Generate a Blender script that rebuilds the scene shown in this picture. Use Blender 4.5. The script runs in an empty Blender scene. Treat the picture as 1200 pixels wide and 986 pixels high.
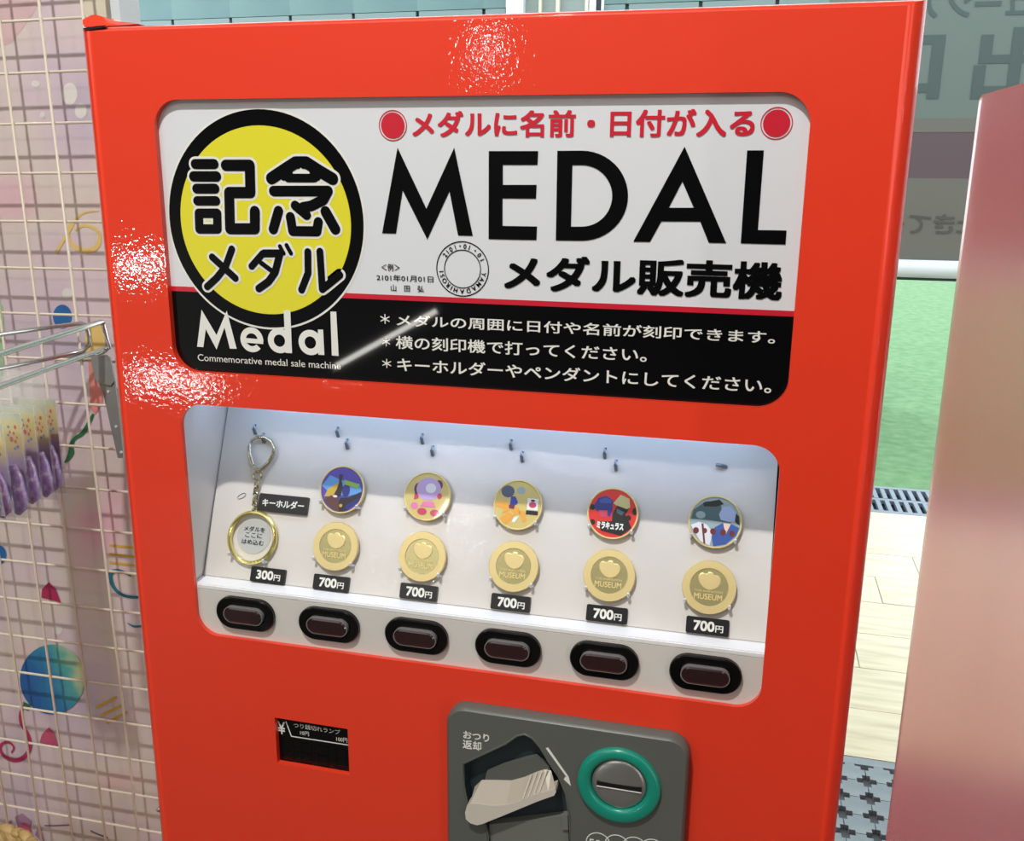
import bpy, bmesh, math, random
from mathutils import Vector, Matrix
from mathutils.geometry import tessellate_polygon
random.seed(7)
S = bpy.context.scene
COL = S.collection
PI = math.pi

# ---------------------------------------------------------------- camera
FPX = 1095.2
CAM = Vector((0.1777, -0.5735, 0.1566))
RX = Vector((0.9698, 0.2437, 0.0092)); DN = Vector((0.0691, -0.2386, -0.9687)); FW = Vector((-0.2338, 0.9400, -0.2483))
cd = bpy.data.cameras.new('camera'); cam = bpy.data.objects.new('camera', cd); COL.objects.link(cam)
M3 = Matrix((RX, -DN, -FW)).transposed()
cam.matrix_world = Matrix.Translation(CAM) @ M3.to_4x4()
cd.sensor_fit = 'HORIZONTAL'; cd.sensor_width = 36; cd.lens = 36 * FPX / 1200; cd.clip_start = 0.02; cd.clip_end = 200
S.camera = cam

# ---------------------------------------------------------------- light
S.view_settings.view_transform = 'Standard'; S.view_settings.look = 'None'
S.view_settings.gamma = 1; S.view_settings.use_curve_mapping = False
S.view_settings.exposure = 0.0
W = bpy.data.worlds.new('sky'); S.world = W; W.use_nodes = True
bg = W.node_tree.nodes['Background']; bg.inputs[0].default_value = (0.88, 0.95, 1.0, 1); bg.inputs[1].default_value = 2.9

def area(name, loc, target, sx, sy, power, col=(1, 1, 1)):
    l = bpy.data.lights.new(name, 'AREA'); l.shape = 'RECTANGLE'; l.size = sx; l.size_y = sy; l.energy = power; l.color = col
    o = bpy.data.objects.new(name, l); COL.objects.link(o); o.location = loc
    o.rotation_euler = (Vector(target) - Vector(loc)).to_track_quat('-Z', 'Y').to_euler()
    return o
area('ceiling_spot', (-0.12, -0.86, 1.36), (0.0, 0, 0.0), 0.05, 0.05, 21, (1.0, 0.985, 0.965))
area('ceiling_fill_left', (-1.1, -0.65, 1.37), (-0.5, 0.0, -1), 2.0, 1.4, 12, (1.0, 0.96, 0.9))  # unseen soft fill light added overhead on the left
area('ceiling_fill_right', (0.9, -1.6, 1.37), (0.6, -1.2, -1), 1.2, 1.2, 8, (1.0, 0.96, 0.92))  # second added fill light, brightens the front softly from the right
area('display_led_strip', (0.0, 0.034, 0.0065), (0.0, 0.052, -0.1), 0.40, 0.012, 0.15, (0.46, 0.66, 1.0))
def tube(name, a, b, aim, w, power):      # a slim shop lamp far behind the camera, it shows in the gloss
    a = Vector(a); b = Vector(b); c = (a + b) / 2; L = (b - a).length
    l = bpy.data.lights.new(name, 'AREA'); l.shape = 'RECTANGLE'; l.size = L; l.size_y = w; l.energy = power; l.color = (1, 0.97, 0.9)
    o = bpy.data.objects.new(name, l); COL.objects.link(o)
    z = -(Vector(aim) - c).normalized(); x = (b - a).normalized(); y = z.cross(x).normalized(); z = x.cross(y)
    o.matrix_world = Matrix.Translation(c) @ Matrix((x, y, z)).transposed().to_4x4()
tube('showcase_tube', (-1.57, -3.17, -0.65), (-1.14, -3.32, -0.40), (0, 0, 0), 0.022, 1.1)
tube('shelf_tube', (-2.88, -3.5, -0.26), (-2.64, -3.56, -0.27), (-.2, 0, .1), 0.05, 4)
tube('lower_shelf_tube', (-2.79, -3.40, -0.80), (-2.35, -3.50, -0.86), (-.2, 0, 0), 0.04, 4)
tube('ceiling_tube', (-1.57, -5.65, 1.1), (-2.2, -8.0, 1.1), (0, 0, .2), 0.05, 26)
tube('ceiling_tube_cross', (-2.1, -2.6, 1.36), (0.6, -2.45, 1.36), (0, 0, 0), 0.008, 9)
tube('ceiling_tube_long', (-0.9, -2.75, 1.36), (-1.7, -4.2, 1.36), (0, 0, 0), 0.014, 10)
tube('side_tube', (2.3, -2.1, -1.1), (2.3, -2.1, 1.2), (0, 0, 0), 0.05, 9)

# ---------------------------------------------------------------- helpers
def lin(c):
    c = c / 255.0
    return c / 12.92 if c <= 0.04045 else ((c + 0.055) / 1.055) ** 2.4
def rgb(r, g, b): return (lin(r), lin(g), lin(b), 1)

def mat(name, col, rough=0.5, metal=0.0, coat=0.0, spec=0.5, emit=None, es=0):
    m = bpy.data.materials.new(name); m.use_nodes = True
    p = m.node_tree.nodes['Principled BSDF']
    p.inputs['Base Color'].default_value = col; p.inputs['Roughness'].default_value = rough
    p.inputs['Metallic'].default_value = metal; p.inputs['Coat Weight'].default_value = coat
    p.inputs['Coat Roughness'].default_value = 0.03
    p.inputs['Specular IOR Level'].default_value = spec
    if emit: p.inputs['Emission Color'].default_value = emit; p.inputs['Emission Strength'].default_value = es
    return m
def nodes(m): return m.node_tree.nodes, m.node_tree.links, m.node_tree.nodes['Principled BSDF']
def noise(m, scale, detail=2.0, space='Object', stretch=(1, 1, 1)):
    N, L, p = nodes(m)
    tc = N.new('ShaderNodeTexCoord'); mp = N.new('ShaderNodeMapping'); mp.inputs['Scale'].default_value = stretch
    n = N.new('ShaderNodeTexNoise'); n.inputs['Scale'].default_value = scale; n.inputs['Detail'].default_value = detail
    L.new(tc.outputs[space], mp.inputs[0]); L.new(mp.outputs[0], n.inputs[0])
    return n
def bump(m, scale, strength, dist=0.001, detail=1.0, stretch=(1, 1, 1), coat=False):
    N, L, p = nodes(m); n = noise(m, scale, detail, stretch=stretch)
    b = N.new('ShaderNodeBump'); b.inputs['Strength'].default_value = strength; b.inputs['Distance'].default_value = dist
    L.new(n.outputs[0], b.inputs['Height'])
    if coat != 'only': L.new(b.outputs[0], p.inputs['Normal'])
    if coat: L.new(b.outputs[0], p.inputs['Coat Normal'])
def mottle(m, stops, scale, detail=3.0, stretch=(1, 1, 1)):
    N, L, p = nodes(m); n = noise(m, scale, detail, stretch=stretch)
    r = N.new('ShaderNodeValToRGB'); e = r.color_ramp.elements
    while len(e) < len(stops): e.new(0.5)
    for k, (pos, c) in enumerate(stops): e[k].position = pos; e[k].color = c
    L.new(n.outputs[0], r.inputs[0]); L.new(r.outputs[0], p.inputs['Base Color'])

RED = mat('red_enamel', rgb(234, 62, 36), 0.42, coat=0.7, spec=0.25); bump(RED, 380, 0.09, 0.0008, 1.0, coat='only')
WHITE = mat('white_enamel', rgb(214, 209, 202), 0.42, coat=0.7, spec=0.25); bump(WHITE, 400, 0.2, 0.0008, 1.0, coat='only')
LIP = mat('white_lip', rgb(236, 236, 236), 0.4)
SIGNW = mat('sign_white', rgb(221, 224, 227), 0.35, coat=0.45)
SIGNB = mat('sign_black', rgb(8, 9, 11), 0.3, coat=0.5, spec=0.1)
SIGNR = mat('sign_red', rgb(205, 28, 50), 0.35, coat=0.45)
SIGNY = mat('sign_yellow', rgb(228, 219, 44), 0.35, coat=0.45)
INKW = mat('white_ink', rgb(232, 232, 224), 0.35, coat=0.4)
BLACKP = mat('black_plastic', rgb(6, 6, 7), 0.3, coat=0.4, spec=0.15); bump(BLACKP, 300, 0.2, 0.0006, 1, coat=True)
LENS = mat('smoked_red_lens', rgb(44, 22, 24), 0.18, coat=0.5)
LENSRIM = mat('lens_rim', rgb(120, 118, 118), 0.25)
TAG = mat('tag_black', rgb(24, 24, 26), 0.3)
TAGSIDE = mat('tag_acrylic', rgb(190, 195, 195), 0.3)
GREY = mat('grey_plastic', rgb(92, 95, 89), 0.42); bump(GREY, 900, 0.08, 0.0004)
DGREY = mat('dark_blue_grey_plastic', rgb(44, 54, 60), 0.4)
MGREY = mat('mid_grey_plastic', rgb(112, 115, 108), 0.4)
BEIGE = mat('beige_plastic', rgb(206, 199, 186), 0.38)
TEAL = mat('teal_plastic', rgb(20, 140, 118), 0.28, coat=0.3)
STEEL = mat('brushed_steel', rgb(170, 170, 166), 0.3, 0.75)
CHROME = mat('chrome', rgb(205, 208, 205), 0.25, 0.9)
PIN = mat('pin_grey', rgb(128, 136, 148), 0.3, 0.5)
CLIP = mat('clear_clip', rgb(214, 216, 216), 0.2)
GOLD = mat('gold_plate', rgb(224, 203, 142), 0.36, 0.45); bump(GOLD, 700, 0.05, 0.0005)
GOLDD = mat('gold_field', rgb(178, 168, 118), 0.26, 0.55)
GOLDY = mat('bright_gold_plate', rgb(226, 212, 132), 0.2, 0.8)
NICKEL = mat('pale_gold_nickel', rgb(205, 200, 170), 0.2, 0.9)
BLACKV = mat('dark_void', rgb(10, 9, 10), 0.5)
SEG = mat('unlit_segment', rgb(15, 11, 13), 0.4, spec=0.2)
STICK = mat('grey_sticker', rgb(186, 190, 186), 0.4)
INKN = mat('navy_ink', rgb(30, 30, 60), 0.5)

def px_ray(x, y): return (RX * ((x - 600) / FPX) + DN * ((y - 493) / FPX) + FW)
class Frame:                                  # a real plane in the place: origin O, in-plane U and V, outward normal N
    def __init__(s, O, U, V):
        s.O = Vector(O); s.U = Vector(U).normalized(); s.V = Vector(V).normalized(); s.N = s.U.cross(s.V)
    def at(s, u, v, n=0.0): return s.O + s.U * u + s.V * v + s.N * n
    def uv(s, x, y, n=0.0):                   # where a point measured on the photograph lies on the plane
        d = px_ray(x, y); o = s.O + s.N * n
        P = CAM + d * (s.N.dot(o - CAM) / s.N.dot(d)) - s.O
        return (P.dot(s.U), P.dot(s.V))
FACE = Frame((0, 0, 0), (1, 0, 0), (0, 0, 1))
SIGN = Frame((0, 0.0045, 0), (1, 0, 0), (0, 0, 1))
TL = math.atan(0.417)
PANEL = Frame((0, 0.018, -0.14), (1, 0, 0), (0, math.sin(TL), math.cos(TL)))
STRIP = Frame((0, 0.003, 0), (1, 0, 0), (0, 0, 1))
LOCAL = Frame((0, 0, 0), (1, 0, 0), (0, 0, 1))

WL = {}                                       # origin of each object, for parenting
def empty(name, loc, label, cat, group=None, rot=None):
    o = bpy.data.objects.new(name, None); COL.objects.link(o); o.location = loc; o.empty_display_size = 0.02
    if rot: o.rotation_euler = rot
    WL[o] = Vector(loc) if not rot else Vector((0, 0, 0)); tag(o, label, cat, group)
    if rot: o['_l'] = 1; del o['_l']
    return o
def tag(o, label=None, cat=None, group=None, kind=None):
    if label: o['label'] = label
    if cat: o['category'] = cat
    if group: o['group'] = group
    if kind: o['kind'] = kind
def obj(name, bm, m, parent=None, smooth=False, mats=None):
    me = bpy.data.meshes.new(name)
    vs = [v.co for v in bm.verts]
    lo = Vector((min(v[i] for v in vs) for i in range(3))); hi = Vector((max(v[i] for v in vs) for i in range(3)))
    c = (lo + hi) / 2
    if not parent: c.z = lo.z
    for v in bm.verts: v.co -= c
    bm.to_mesh(me); bm.free()
    if smooth:
        for f in me.polygons: f.use_smooth = True
    for mm in (mats or [m]): me.materials.append(mm)
    o = bpy.data.objects.new(name, me); COL.objects.link(o)
    WL[o] = c.copy(); o.location = c
    if parent: o.parent = parent; o.location = c - WL[parent]
    return o
def auto(o, ang=35):
    me = o.data
    for f in me.polygons: f.use_smooth = True
    bm = bmesh.new(); bm.from_mesh(me)
    for e in bm.edges:
        if len(e.link_faces) != 2 or e.calc_face_angle(0) > math.radians(ang): e.smooth = False
    bm.to_mesh(me); bm.free(); return o

def box(bm, lo, hi, mi=0):
    x0, y0, z0 = lo; x1, y1, z1 = hi
    v = [bm.verts.new(p) for p in ((x0,y0,z0),(x1,y0,z0),(x1,y1,z0),(x0,y1,z0),(x0,y0,z1),(x1,y0,z1),(x1,y1,z1),(x0,y1,z1))]
    for q in ((0,3,2,1),(4,5,6,7),(0,1,5,4),(1,2,6,5),(2,3,7,6),(3,0,4,7)):
        f = bm.faces.new([v[i] for i in q]); f.material_index = mi
def B(): return bmesh.new()
def boxes(*bs):
    bm = B()
    for lo, hi in bs: box(bm, lo, hi)
    return bm
def rrect(u0, u1, v0, v1, r, n=8):            # rounded rectangle outline, counter-clockwise
    out = []
    for cx, cy, a in ((u1-r, v0+r, -PI/2), (u1-r, v1-r, 0), (u0+r, v1-r, PI/2), (u0+r, v0+r, PI)):
        for k in range(n+1):
            t = a + PI/2*k/n; out.append((cx + r*math.cos(t), cy + r*math.sin(t)))
    return out
def ell(cu, cv, ru, rv=None, n=48, a0=0, a1=2*PI):
    rv = ru if rv is None else rv
    full = abs(a1-a0-2*PI) < 1e-6
    return [(cu+ru*math.cos(a0+(a1-a0)*k/(n if full else n-1)), cv+rv*math.sin(a0+(a1-a0)*k/(n if full else n-1))) for k in range(n)]
def cap(bm, vs, outline, sgn):                # fill an outline, concave ones too, facing the plane's normal (sgn 1) or away (-1)
    for t in tessellate_polygon([[Vector((u, v, 0)) for u, v in outline]]):
        a, b, c = [outline[i] for i in t]
        ar = (b[0]-a[0])*(c[1]-a[1]) - (b[1]-a[1])*(c[0]-a[0])
        if abs(ar) < 1e-14: continue
        q = t if ar*sgn > 0 else tuple(reversed(t))
        try: bm.faces.new([vs[i] for i in q])
        except ValueError: pass
def prism(bm, fr, outline, n0, n1, mi=0, taper=None):       # outline extruded from depth n0 (back) to n1 (front)
    a = [bm.verts.new(fr.at(u, v, n0)) for u, v in outline]
    b = [bm.verts.new(fr.at(u, v, n1)) for u, v in (taper or outline)]
    k = len(a)
    cap(bm, b, taper or outline, 1); cap(bm, a, outline, -1)
    for i in range(k):
        q = bm.faces.new((a[i], a[(i+1) % k], b[(i+1) % k], b[i])); q.material_index = mi
def layer(bm, fr, rings):                     # loft of equal-count outlines [(outline, n)], capped at both ends
    R = [[bm.verts.new(fr.at(u, v, n)) for u, v in o] for o, n in rings]
    k = len(R[0])
    for a, b in zip(R, R[1:]):
        for i in range(k): bm.faces.new((a[i], a[(i+1) % k], b[(i+1) % k], b[i]))
    cap(bm, R[-1], rings[-1][0], 1); cap(bm, R[0], rings[0][0], -1)
def ringp(bm, fr, oo, io, n0, n1):            # flat ring with thickness between an outer and inner outline
    k = len(oo)
    V = [[bm.verts.new(fr.at(u, v, n)) for u, v in o] for o, n in ((oo, n0), (oo, n1), (io, n1), (io, n0))]
    for j in range(4):
        a, b = V[j], V[(j+1) % 4]
        for i in range(k): bm.faces.new((a[i], a[(i+1) % k], b[(i+1) % k], b[i]))
def tubep(bm, pts, r, n=8, closed=False):     # round bar along points
    pts = [Vector(p) for p in pts]; rs = r if isinstance(r, (list, tuple)) else [r]*len(pts)
    rings = []; up = Vector((0.13, 0.31, 0.94)).normalized(); m = len(pts)
    for i, p in enumerate(pts):
        a = pts[(i-1) % m] if (closed or i > 0) else p; b = pts[(i+1) % m] if (closed or i < m-1) else p
        t = (b - a).normalized(); s = t.cross(up)
        if s.length < 0.05: s = t.cross(Vector((1, 0, 0)))
        s.normalize(); q = s.cross(t)
        rings.append([bm.verts.new(p + (s*math.cos(2*PI*k/n) + q*math.sin(2*PI*k/n))*rs[i]) for k in range(n)])
    for i in range(m if closed else m-1):
        a, b = rings[i], rings[(i+1) % m]
        for k in range(n): bm.faces.new((a[k], a[(k+1) % n], b[(k+1) % n], b[k]))
    if not closed: bm.faces.new(list(reversed(rings[0]))); bm.faces.new(rings[-1])
def polyface(bm, fr, outline, n):
    vs = [bm.verts.new(fr.at(u, v, n)) for u, v in outline]
    cap(bm, vs, outline, 1)
_k = [0]
def stroke(bm, fr, pts, w, n, th=0.0001):     # a printed stroke with round ends
    for a, b in zip(pts, pts[1:]):
        dx, dy = b[0]-a[0], b[1]-a[1]; t = math.atan2(dy, dx); r = w/2
        o = [(b[0]+r*math.cos(t-PI/2+PI*k/8), b[1]+r*math.sin(t-PI/2+PI*k/8)) for k in range(9)]
        o += [(a[0]+r*math.cos(t+PI/2+PI*k/8), a[1]+r*math.sin(t+PI/2+PI*k/8)) for k in range(9)]
        _k[0] = (_k[0]+1) % 48; polyface(bm, fr, o, n + _k[0]*0.000005)

_dg = []
def glyphs(body, off=0.0):                    # outline of a text, as 2D verts and faces
    c = bpy.data.curves.new('lettering', 'FONT'); c.body = body; c.offset = off; c.resolution_u = 5
    o = bpy.data.objects.new('lettering', c); COL.objects.link(o)
    bpy.context.view_layer.update()
    me = bpy.data.meshes.new_from_object(o.evaluated_get(bpy.context.evaluated_depsgraph_get()))
    bpy.data.objects.remove(o); bpy.data.curves.remove(c)
    V = [(v.co.x, v.co.y) for v in me.vertices]; F = [tuple(p.vertices) for p in me.polygons]
    bpy.data.meshes.remove(me)
    return V, F
def put_glyphs(bm, fr, V, F, fn, n):
    vs = [bm.verts.new(fr.at(*fn(x, y), n)) for x, y in V]
    for f in F:
        try: bm.faces.new([vs[i] for i in f])
        except ValueError: pass
def lettering(fr, body, box_, m, parent, n=0.0002, off=0.0, bm=None, flip=False, name='lettering'):
    u0, u1, v0, v1 = box_
    bold = off; V, F = glyphs(body, 0.0)
    x0 = min(v[0] for v in V); x1 = max(v[0] for v in V); y0 = min(v[1] for v in V); y1 = max(v[1] for v in V)
    if bold:                                  # keep the ink inside its box
        e = bold*(x1-x0+2*bold and 1); x0 -= e; x1 += e; y0 -= e; y1 += e
    def fn(x, y):
        s = (x-x0)/(x1-x0)
        if flip: s = 1-s
        return (u0+(u1-u0)*s, v0+(v1-v0)*(y-y0)/(y1-y0))
    own = bm is None
    if own: bm = B()
    put_glyphs(bm, fr, V, F, fn, n)
    if bold:
        sx = bold*(u1-u0)/(x1-x0); sy = bold*(v1-v0)/(y1-y0)
        for k, (i_, j_) in enumerate(((1,0),(1,1),(0,1),(-1,1),(-1,0),(-1,-1),(0,-1),(1,-1))):
            cx, cy = i_*sx, j_*sy
            put_glyphs(bm, fr, V, F, lambda x, y: (fn(x, y)[0]+cx, fn(x, y)[1]+cy), n + 0.000012*(k+1))
    if own: return obj(name, bm, m, parent)
def pbox(fr, a, b, n=0.0):                    # lettering box from its top-left and bottom-right ink corners
    u0, v1 = fr.uv(*a, n); u1, v0 = fr.uv(*b, n); return (u0, u1, v0, v1)

# ================================================================ the setting
FZ = -1.3
floor_m = mat('indoor_floor', rgb(96, 90, 82), 0.5)
obj('floor', boxes(((-5, -9, FZ-0.05), (5, 1.15, FZ))), floor_m)['kind'] = 'structure'
ceil_m = mat('ceiling_white', rgb(150, 150, 146), 0.8)
o = obj('ceiling', boxes(((-5, -9, 1.4), (5, 1.6, 1.45))), ceil_m); o['kind'] = 'structure'
wallm = mat('shop_wall', rgb(82, 80, 78), 0.8)
o = obj('wall_back', boxes(((-5, -9.1, FZ), (5, -9, 1.4))), wallm); o['kind'] = 'structure'
o = obj('wall_left', boxes(((-5.1, -9, FZ), (-5, 1.6, 1.4))), wallm); o['kind'] = 'structure'
o = obj('wall_right', boxes(((5, -9, FZ), (5.1, 1.6, 1.4))), wallm); o['kind'] = 'structure'
# mats, tiles, grating, turf beyond the shop
sub = mat('mat_underside', rgb(84, 86, 88), 0.8)
o = obj('floor_mat_bed', boxes(((-5, 1.15, FZ-0.05), (5, 1.74, FZ-0.012))), sub); o['kind'] = 'structure'
matm = mat('grey_mat_plastic', rgb(160, 174, 180), 0.55); mottle(matm, [(0.3, rgb(122, 134, 138)), (0.7, rgb(146, 155, 157))], 9)
mt = empty('floor_mat', (0.6, 1.45, FZ-0.012), 'pale grey interlocking plastic mat with cross-shaped holes by the red machine', 'mat')
p = 0.0705; crx, cry = 0.557, 1.640
h = p/2 - 0.0011; cw = 0.0085; cl = 0.0225
sq = []
for sx, sy in ((1,-1),(1,1),(-1,1),(-1,-1)):
    c1 = [(h, cl), (h-cw*.7, cl), (h-cw*.7, cw*.7), ]  # placeholder overwritten below
    pass
def tile_outline():
    a = h; w = cw; L = cl
    q = [(a, a-L), (a-w, a-L), (a-w, a-w), (a-L, a-w), (a-L, a)]     # notch of the cross at one corner
    out = []
    for k in range(4):
        c, s = [(1,0),(0,1),(-1,0),(0,-1)][k]
        out += [(x*c - y*s, x*s + y*c) for x, y in q]
    return out
bm = B(); FLAT = Frame((0, 0, 0), (1, 0, 0), (0, 1, 0))
prism(bm, FLAT, tile_outline(), 0, 0.012)
first = obj('mat_tile', bm, matm, mt); tm = first.data
cells = [(i, j) for i in range(-4, 5) for j in range(-5, 2)]
for k, (i, j) in enumerate(cells):
    t = first if k == 0 else first.copy()
    if k: COL.objects.link(t); t.parent = mt
    t.location = Vector((crx+(i+.5)*p - i*0 , cry+(j-.5)*p+0.0, FZ-0.006)) - WL[mt]
o = obj('mat_border', boxes(((crx-4*p, cry+1*p+0.001, FZ-0.012), (crx+5*p, cry+1*p+0.031, FZ-0.001))), matm, mt)
# wood-look tiles
tilem = mat('beige_wood_tile', rgb(214, 205, 172), 0.35)
mottle(tilem, [(0.25, rgb(186, 176, 146)), (0.5, rgb(212, 203, 172)), (0.75, rgb(226, 218, 190))], 3.2, 5, (1.2, 9, 1))
grout = mat('tile_grout', rgb(150, 142, 118), 0.8)
tb = obj('floor_tiled_walk', boxes(((-5, 1.742, FZ-0.05), (5, 3.765, FZ-0.006))), grout); tb['kind'] = 'structure'
rows = [1.742, 1.99, 2.24, 2.485, 2.747, 2.99, 3.235, 3.48, 3.765]
for j in range(8):
    sh = [0.1, 0.45, 0.2, 0.6406, 0.33, 0.5, 0.05, 0.7][j]
    x = -1.4 + (sh % 0.9)
    while x < 2.6:
        jy = random.uniform(-.0004, .0004)
        bm = boxes(((x+0.0015, rows[j]+0.0015, FZ-0.006), (x+0.8985, rows[j+1]-0.0015, FZ+jy)))
        obj('floor_tile', bm, tilem, tb); x += 0.9
far = boxes(((-5, 1.742, FZ-0.006), (-1.4, 3.765, FZ-0.001)), ((3.5, 1.742, FZ-0.006), (5, 3.765, FZ-0.001)))
o = obj('far_tiling', far, tilem, tb); o['kind'] = 'stuff'
# drain grating
gm = mat('grate_grey', rgb(120, 134, 146), 0.5); gd = mat('drain_dark', rgb(40, 46, 52), 0.8)
gr = empty('drain_grate', (1.0, 3.96, FZ), 'blue grey slotted drain grating between the green turf and the tiles', 'grating')
obj('channel', boxes(((-3, 3.767, FZ-0.05), (4, 4.17, FZ-0.03))), gd, gr)
obj('frame', boxes(((-3, 3.767, FZ-0.03), (4, 3.80, FZ)), ((-3, 4.14, FZ-0.03), (4, 4.17, FZ)), ((-3, 3.955, FZ-0.02), (4, 3.985, FZ-0.002))), gm, gr)
bm = B(); x = -2.98
while x < 3.98:
    box(bm, (x, 3.80, FZ-0.02), (x+0.020, 3.955, FZ-0.001)); box(bm, (x, 3.985, FZ-0.02), (x+0.020, 4.14, FZ-0.001)); x += 0.042
o = obj('bars', bm, gm, gr); o['kind'] = 'stuff'
# turf
turf = mat('green_turf', rgb(118, 190, 128), 0.9)
mottle(turf, [(0.3, rgb(86, 126, 84)), (0.5, rgb(98, 138, 94)), (0.72, rgb(112, 148, 106))], 14, 6)
bm = B(); box(bm, (-14, 4.172, FZ-0.05), (14, 22, FZ-0.002))
o = obj('artificial_turf', bm, turf); tag(o, 'bright green artificial turf outside, beyond the drain grating', 'turf', kind='stuff')

# outdoor upper structure: teal panels with pale lower band, pillars and mullions on one line (Y = 6)
YB = 6.0
teal = mat('teal_glazing', rgb(96, 130, 130), 0.4); mottle(teal, [(0.3, rgb(84, 116, 120)), (0.7, rgb(108, 138, 136))], 1.2)
pale = mat('pale_fascia', rgb(122, 142, 142), 0.5)
white_f = mat('white_frame', rgb(216, 224, 228), 0.5); cream_f = mat('cream_frame', rgb(214, 214, 190), 0.5)
dark_f = mat('dark_frame', rgb(30, 40, 44), 0.5); gray_w = mat('grey_panel', rgb(140, 152, 148), 0.6)
def rngs(a, b): return a, b
fac = empty('window_frontage', (-1.5, YB, FZ), 'pale teal glazed frontage with white pillar seen above the red machine', 'frontage')
def xz(x, y): u, v = Frame((0, YB, 0), (1, 0, 0), (0, 0, 1)).uv(x, y); return u, v
zb = 1.288
ticks = [-4.54, -4.067, -3.591, -3.117, -2.633, -2.158, -1.682, -1.52]
for a, b in zip(ticks, ticks[1:]):
    obj('teal_panel', boxes(((a, YB, zb), (b-0.0, YB+0.04, 2.6))), teal, fac)
    obj('fascia_panel', boxes(((a+0.012, YB, 0.9), (b-0.012, YB+0.04, zb-0.004))), pale, fac)
ticks = [-0.87, -0.7086, -0.235, 0.24, 0.715, 1.12]
for a, b in zip(ticks, ticks[1:]):
    obj('teal_panel', boxes(((a, YB, zb), (b, YB+0.04, 2.6))), teal, fac)
    obj('fascia_panel', boxes(((a+0.012, YB, 0.9), (b-0.012, YB+0.04, zb-0.004))), pale, fac)
obj('pillar', boxes(((xz(595, 8)[0], YB-0.05, FZ), (xz(615, 8)[0], YB+0.1, 2.6))), white_f, fac)
obj('grey_panel', boxes(((xz(615, 8)[0], YB+0.02, FZ), (xz(700, 8)[0], YB+0.06, 2.6))), gray_w, fac)
for a, b, m in ((632, 635, cream_f), (652, 656, cream_f), (686, 690, cream_f), (691, 699, white_f), (700, 704, dark_f), (705, 708, white_f)):
    obj('mullion', boxes(((xz(a, 8)[0], YB-0.02, FZ), (xz(b, 8)[0], YB+0.02, 2.6))), m, fac)
obj('backing_wall', boxes(((-4.54, YB+0.06, FZ), (1.12, YB+0.12, 2.6))), gray_w, fac)

# hanging sign screen seen from behind: mirrored lettering
SCR = Frame((0, 4.2, 0), (1, 0, 0), (0, 0, 1))
fabric = mat('grey_green_film', rgb(100, 114, 108), 0.6); letm = mat('film_lettering', rgb(70, 86, 84), 0.6); bandm = mat('film_band', rgb(92, 77, 82), 0.6)
lowm = mat('grey_film', rgb(104, 104, 96), 0.6); darkl = mat('film_small_lettering', rgb(80, 79, 73), 0.6)
scr = empty('sign_screen', (1.2, 4.2, -0.19), 'grey green hanging screen with mirrored Japanese lettering right of the red machine', 'screen')
zt = SCR.uv(1080, 155)[1]; zm = SCR.uv(1080, 209)[1]; zl = SCR.uv(1080, 305)[1]; zw = SCR.uv(1080, 327)[1]
x0s, x1s = 0.45, 2.3
obj('upper_film', boxes(((x0s, 4.2, zt), (x1s, 4.204, 1.9))), fabric, scr)
zc2 = SCR.uv(1080, 139)[1]; obj('beige_band', boxes(((x0s, 4.1985, zt), (x1s, 4.1999, zc2))), lowm, scr)
obj('red_band', boxes(((x0s, 4.2, zm), (x1s, 4.204, zt))), bandm, scr)
obj('lower_film', boxes(((x0s, 4.2, zl), (x1s, 4.204, zm))), lowm, scr)
bm = B(); zc = (zl+zw)/2; r = (zl-zw)/2
tubep(bm, [(x0s, 4.2, zc+r*.1), (x1s, 4.2, zc+r*.1)], r*0.92, 20)
auto(obj('bottom_bar', bm, white_f, scr))
obj('bottom_dark_strip', boxes(((x0s, 4.19, zw-0.006), (x1s, 4.21, zw+0.006))), dark_f, scr)  # thin dark strip along the underside of the bar
u0, v1 = SCR.uv(1148, 30); u1, v0 = SCR.uv(1232, 122)
lettering(SCR, '出', (SCR.uv(1141, 80)[0], SCR.uv(1238, 80)[0], SCR.uv(1160, 116)[1], SCR.uv(1190, 32)[1]), letm, scr, 0.002, 0.022, flip=True)
lettering(SCR, '口', (SCR.uv(1010, 80)[0], SCR.uv(1104, 80)[0], SCR.uv(1090, 116)[1], SCR.uv(1090, 41)[1]), letm, scr, 0.002, 0.022, flip=True)
a = SCR.uv(1176, 5); 
bm = B(); cw_ = SCR.uv(1176, 5)[0] - SCR.uv(1140, 5)[0]
for ch, xl, xr, yt, yb in (('ュ', 1178, 1203, -5, 18), ('ー', 1142, 1173, 2, 8), ('ジ', 1108, 1137, -16, 21), ('ア', 1070, 1100, -16, 22), ('ミ', 1208, 1236, -16, 20)):
    lettering(SCR, ch, (SCR.uv(xl, yb)[0], SCR.uv(xr, yb)[0], SCR.uv(xl, yb)[1], SCR.uv(xl, yt)[1]), letm, scr, 0.002, 0.02, bm=bm, flip=True)
obj('lettering', bm, letm, scr)
bm = B()
for ch, xl, xr, yt, yb in (('て', 1064, 1089, 252, 274), ('き', 1092, 1117, 251, 274), ('た', 1120, 1146, 251, 274), ('く', 1041, 1058, 251, 274)):
    lettering(SCR, ch, (SCR.uv(xl, yb)[0], SCR.uv(xr, yb)[0], SCR.uv(xl, yb)[1], SCR.uv(xl, yt)[1]), darkl, scr, 0.002, 0.02, bm=bm, flip=True)
obj('lettering', bm, darkl, scr)
o = obj('trim_1', boxes(((-5, 4.15, 1.9), (5, 4.27, 2.05))), white_f); o['kind'] = 'structure'
o = obj('trim_2', boxes(((2.35, 4.15, FZ-0.002), (2.45, 4.27, 1.9))), white_f); o['kind'] = 'structure'

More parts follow.
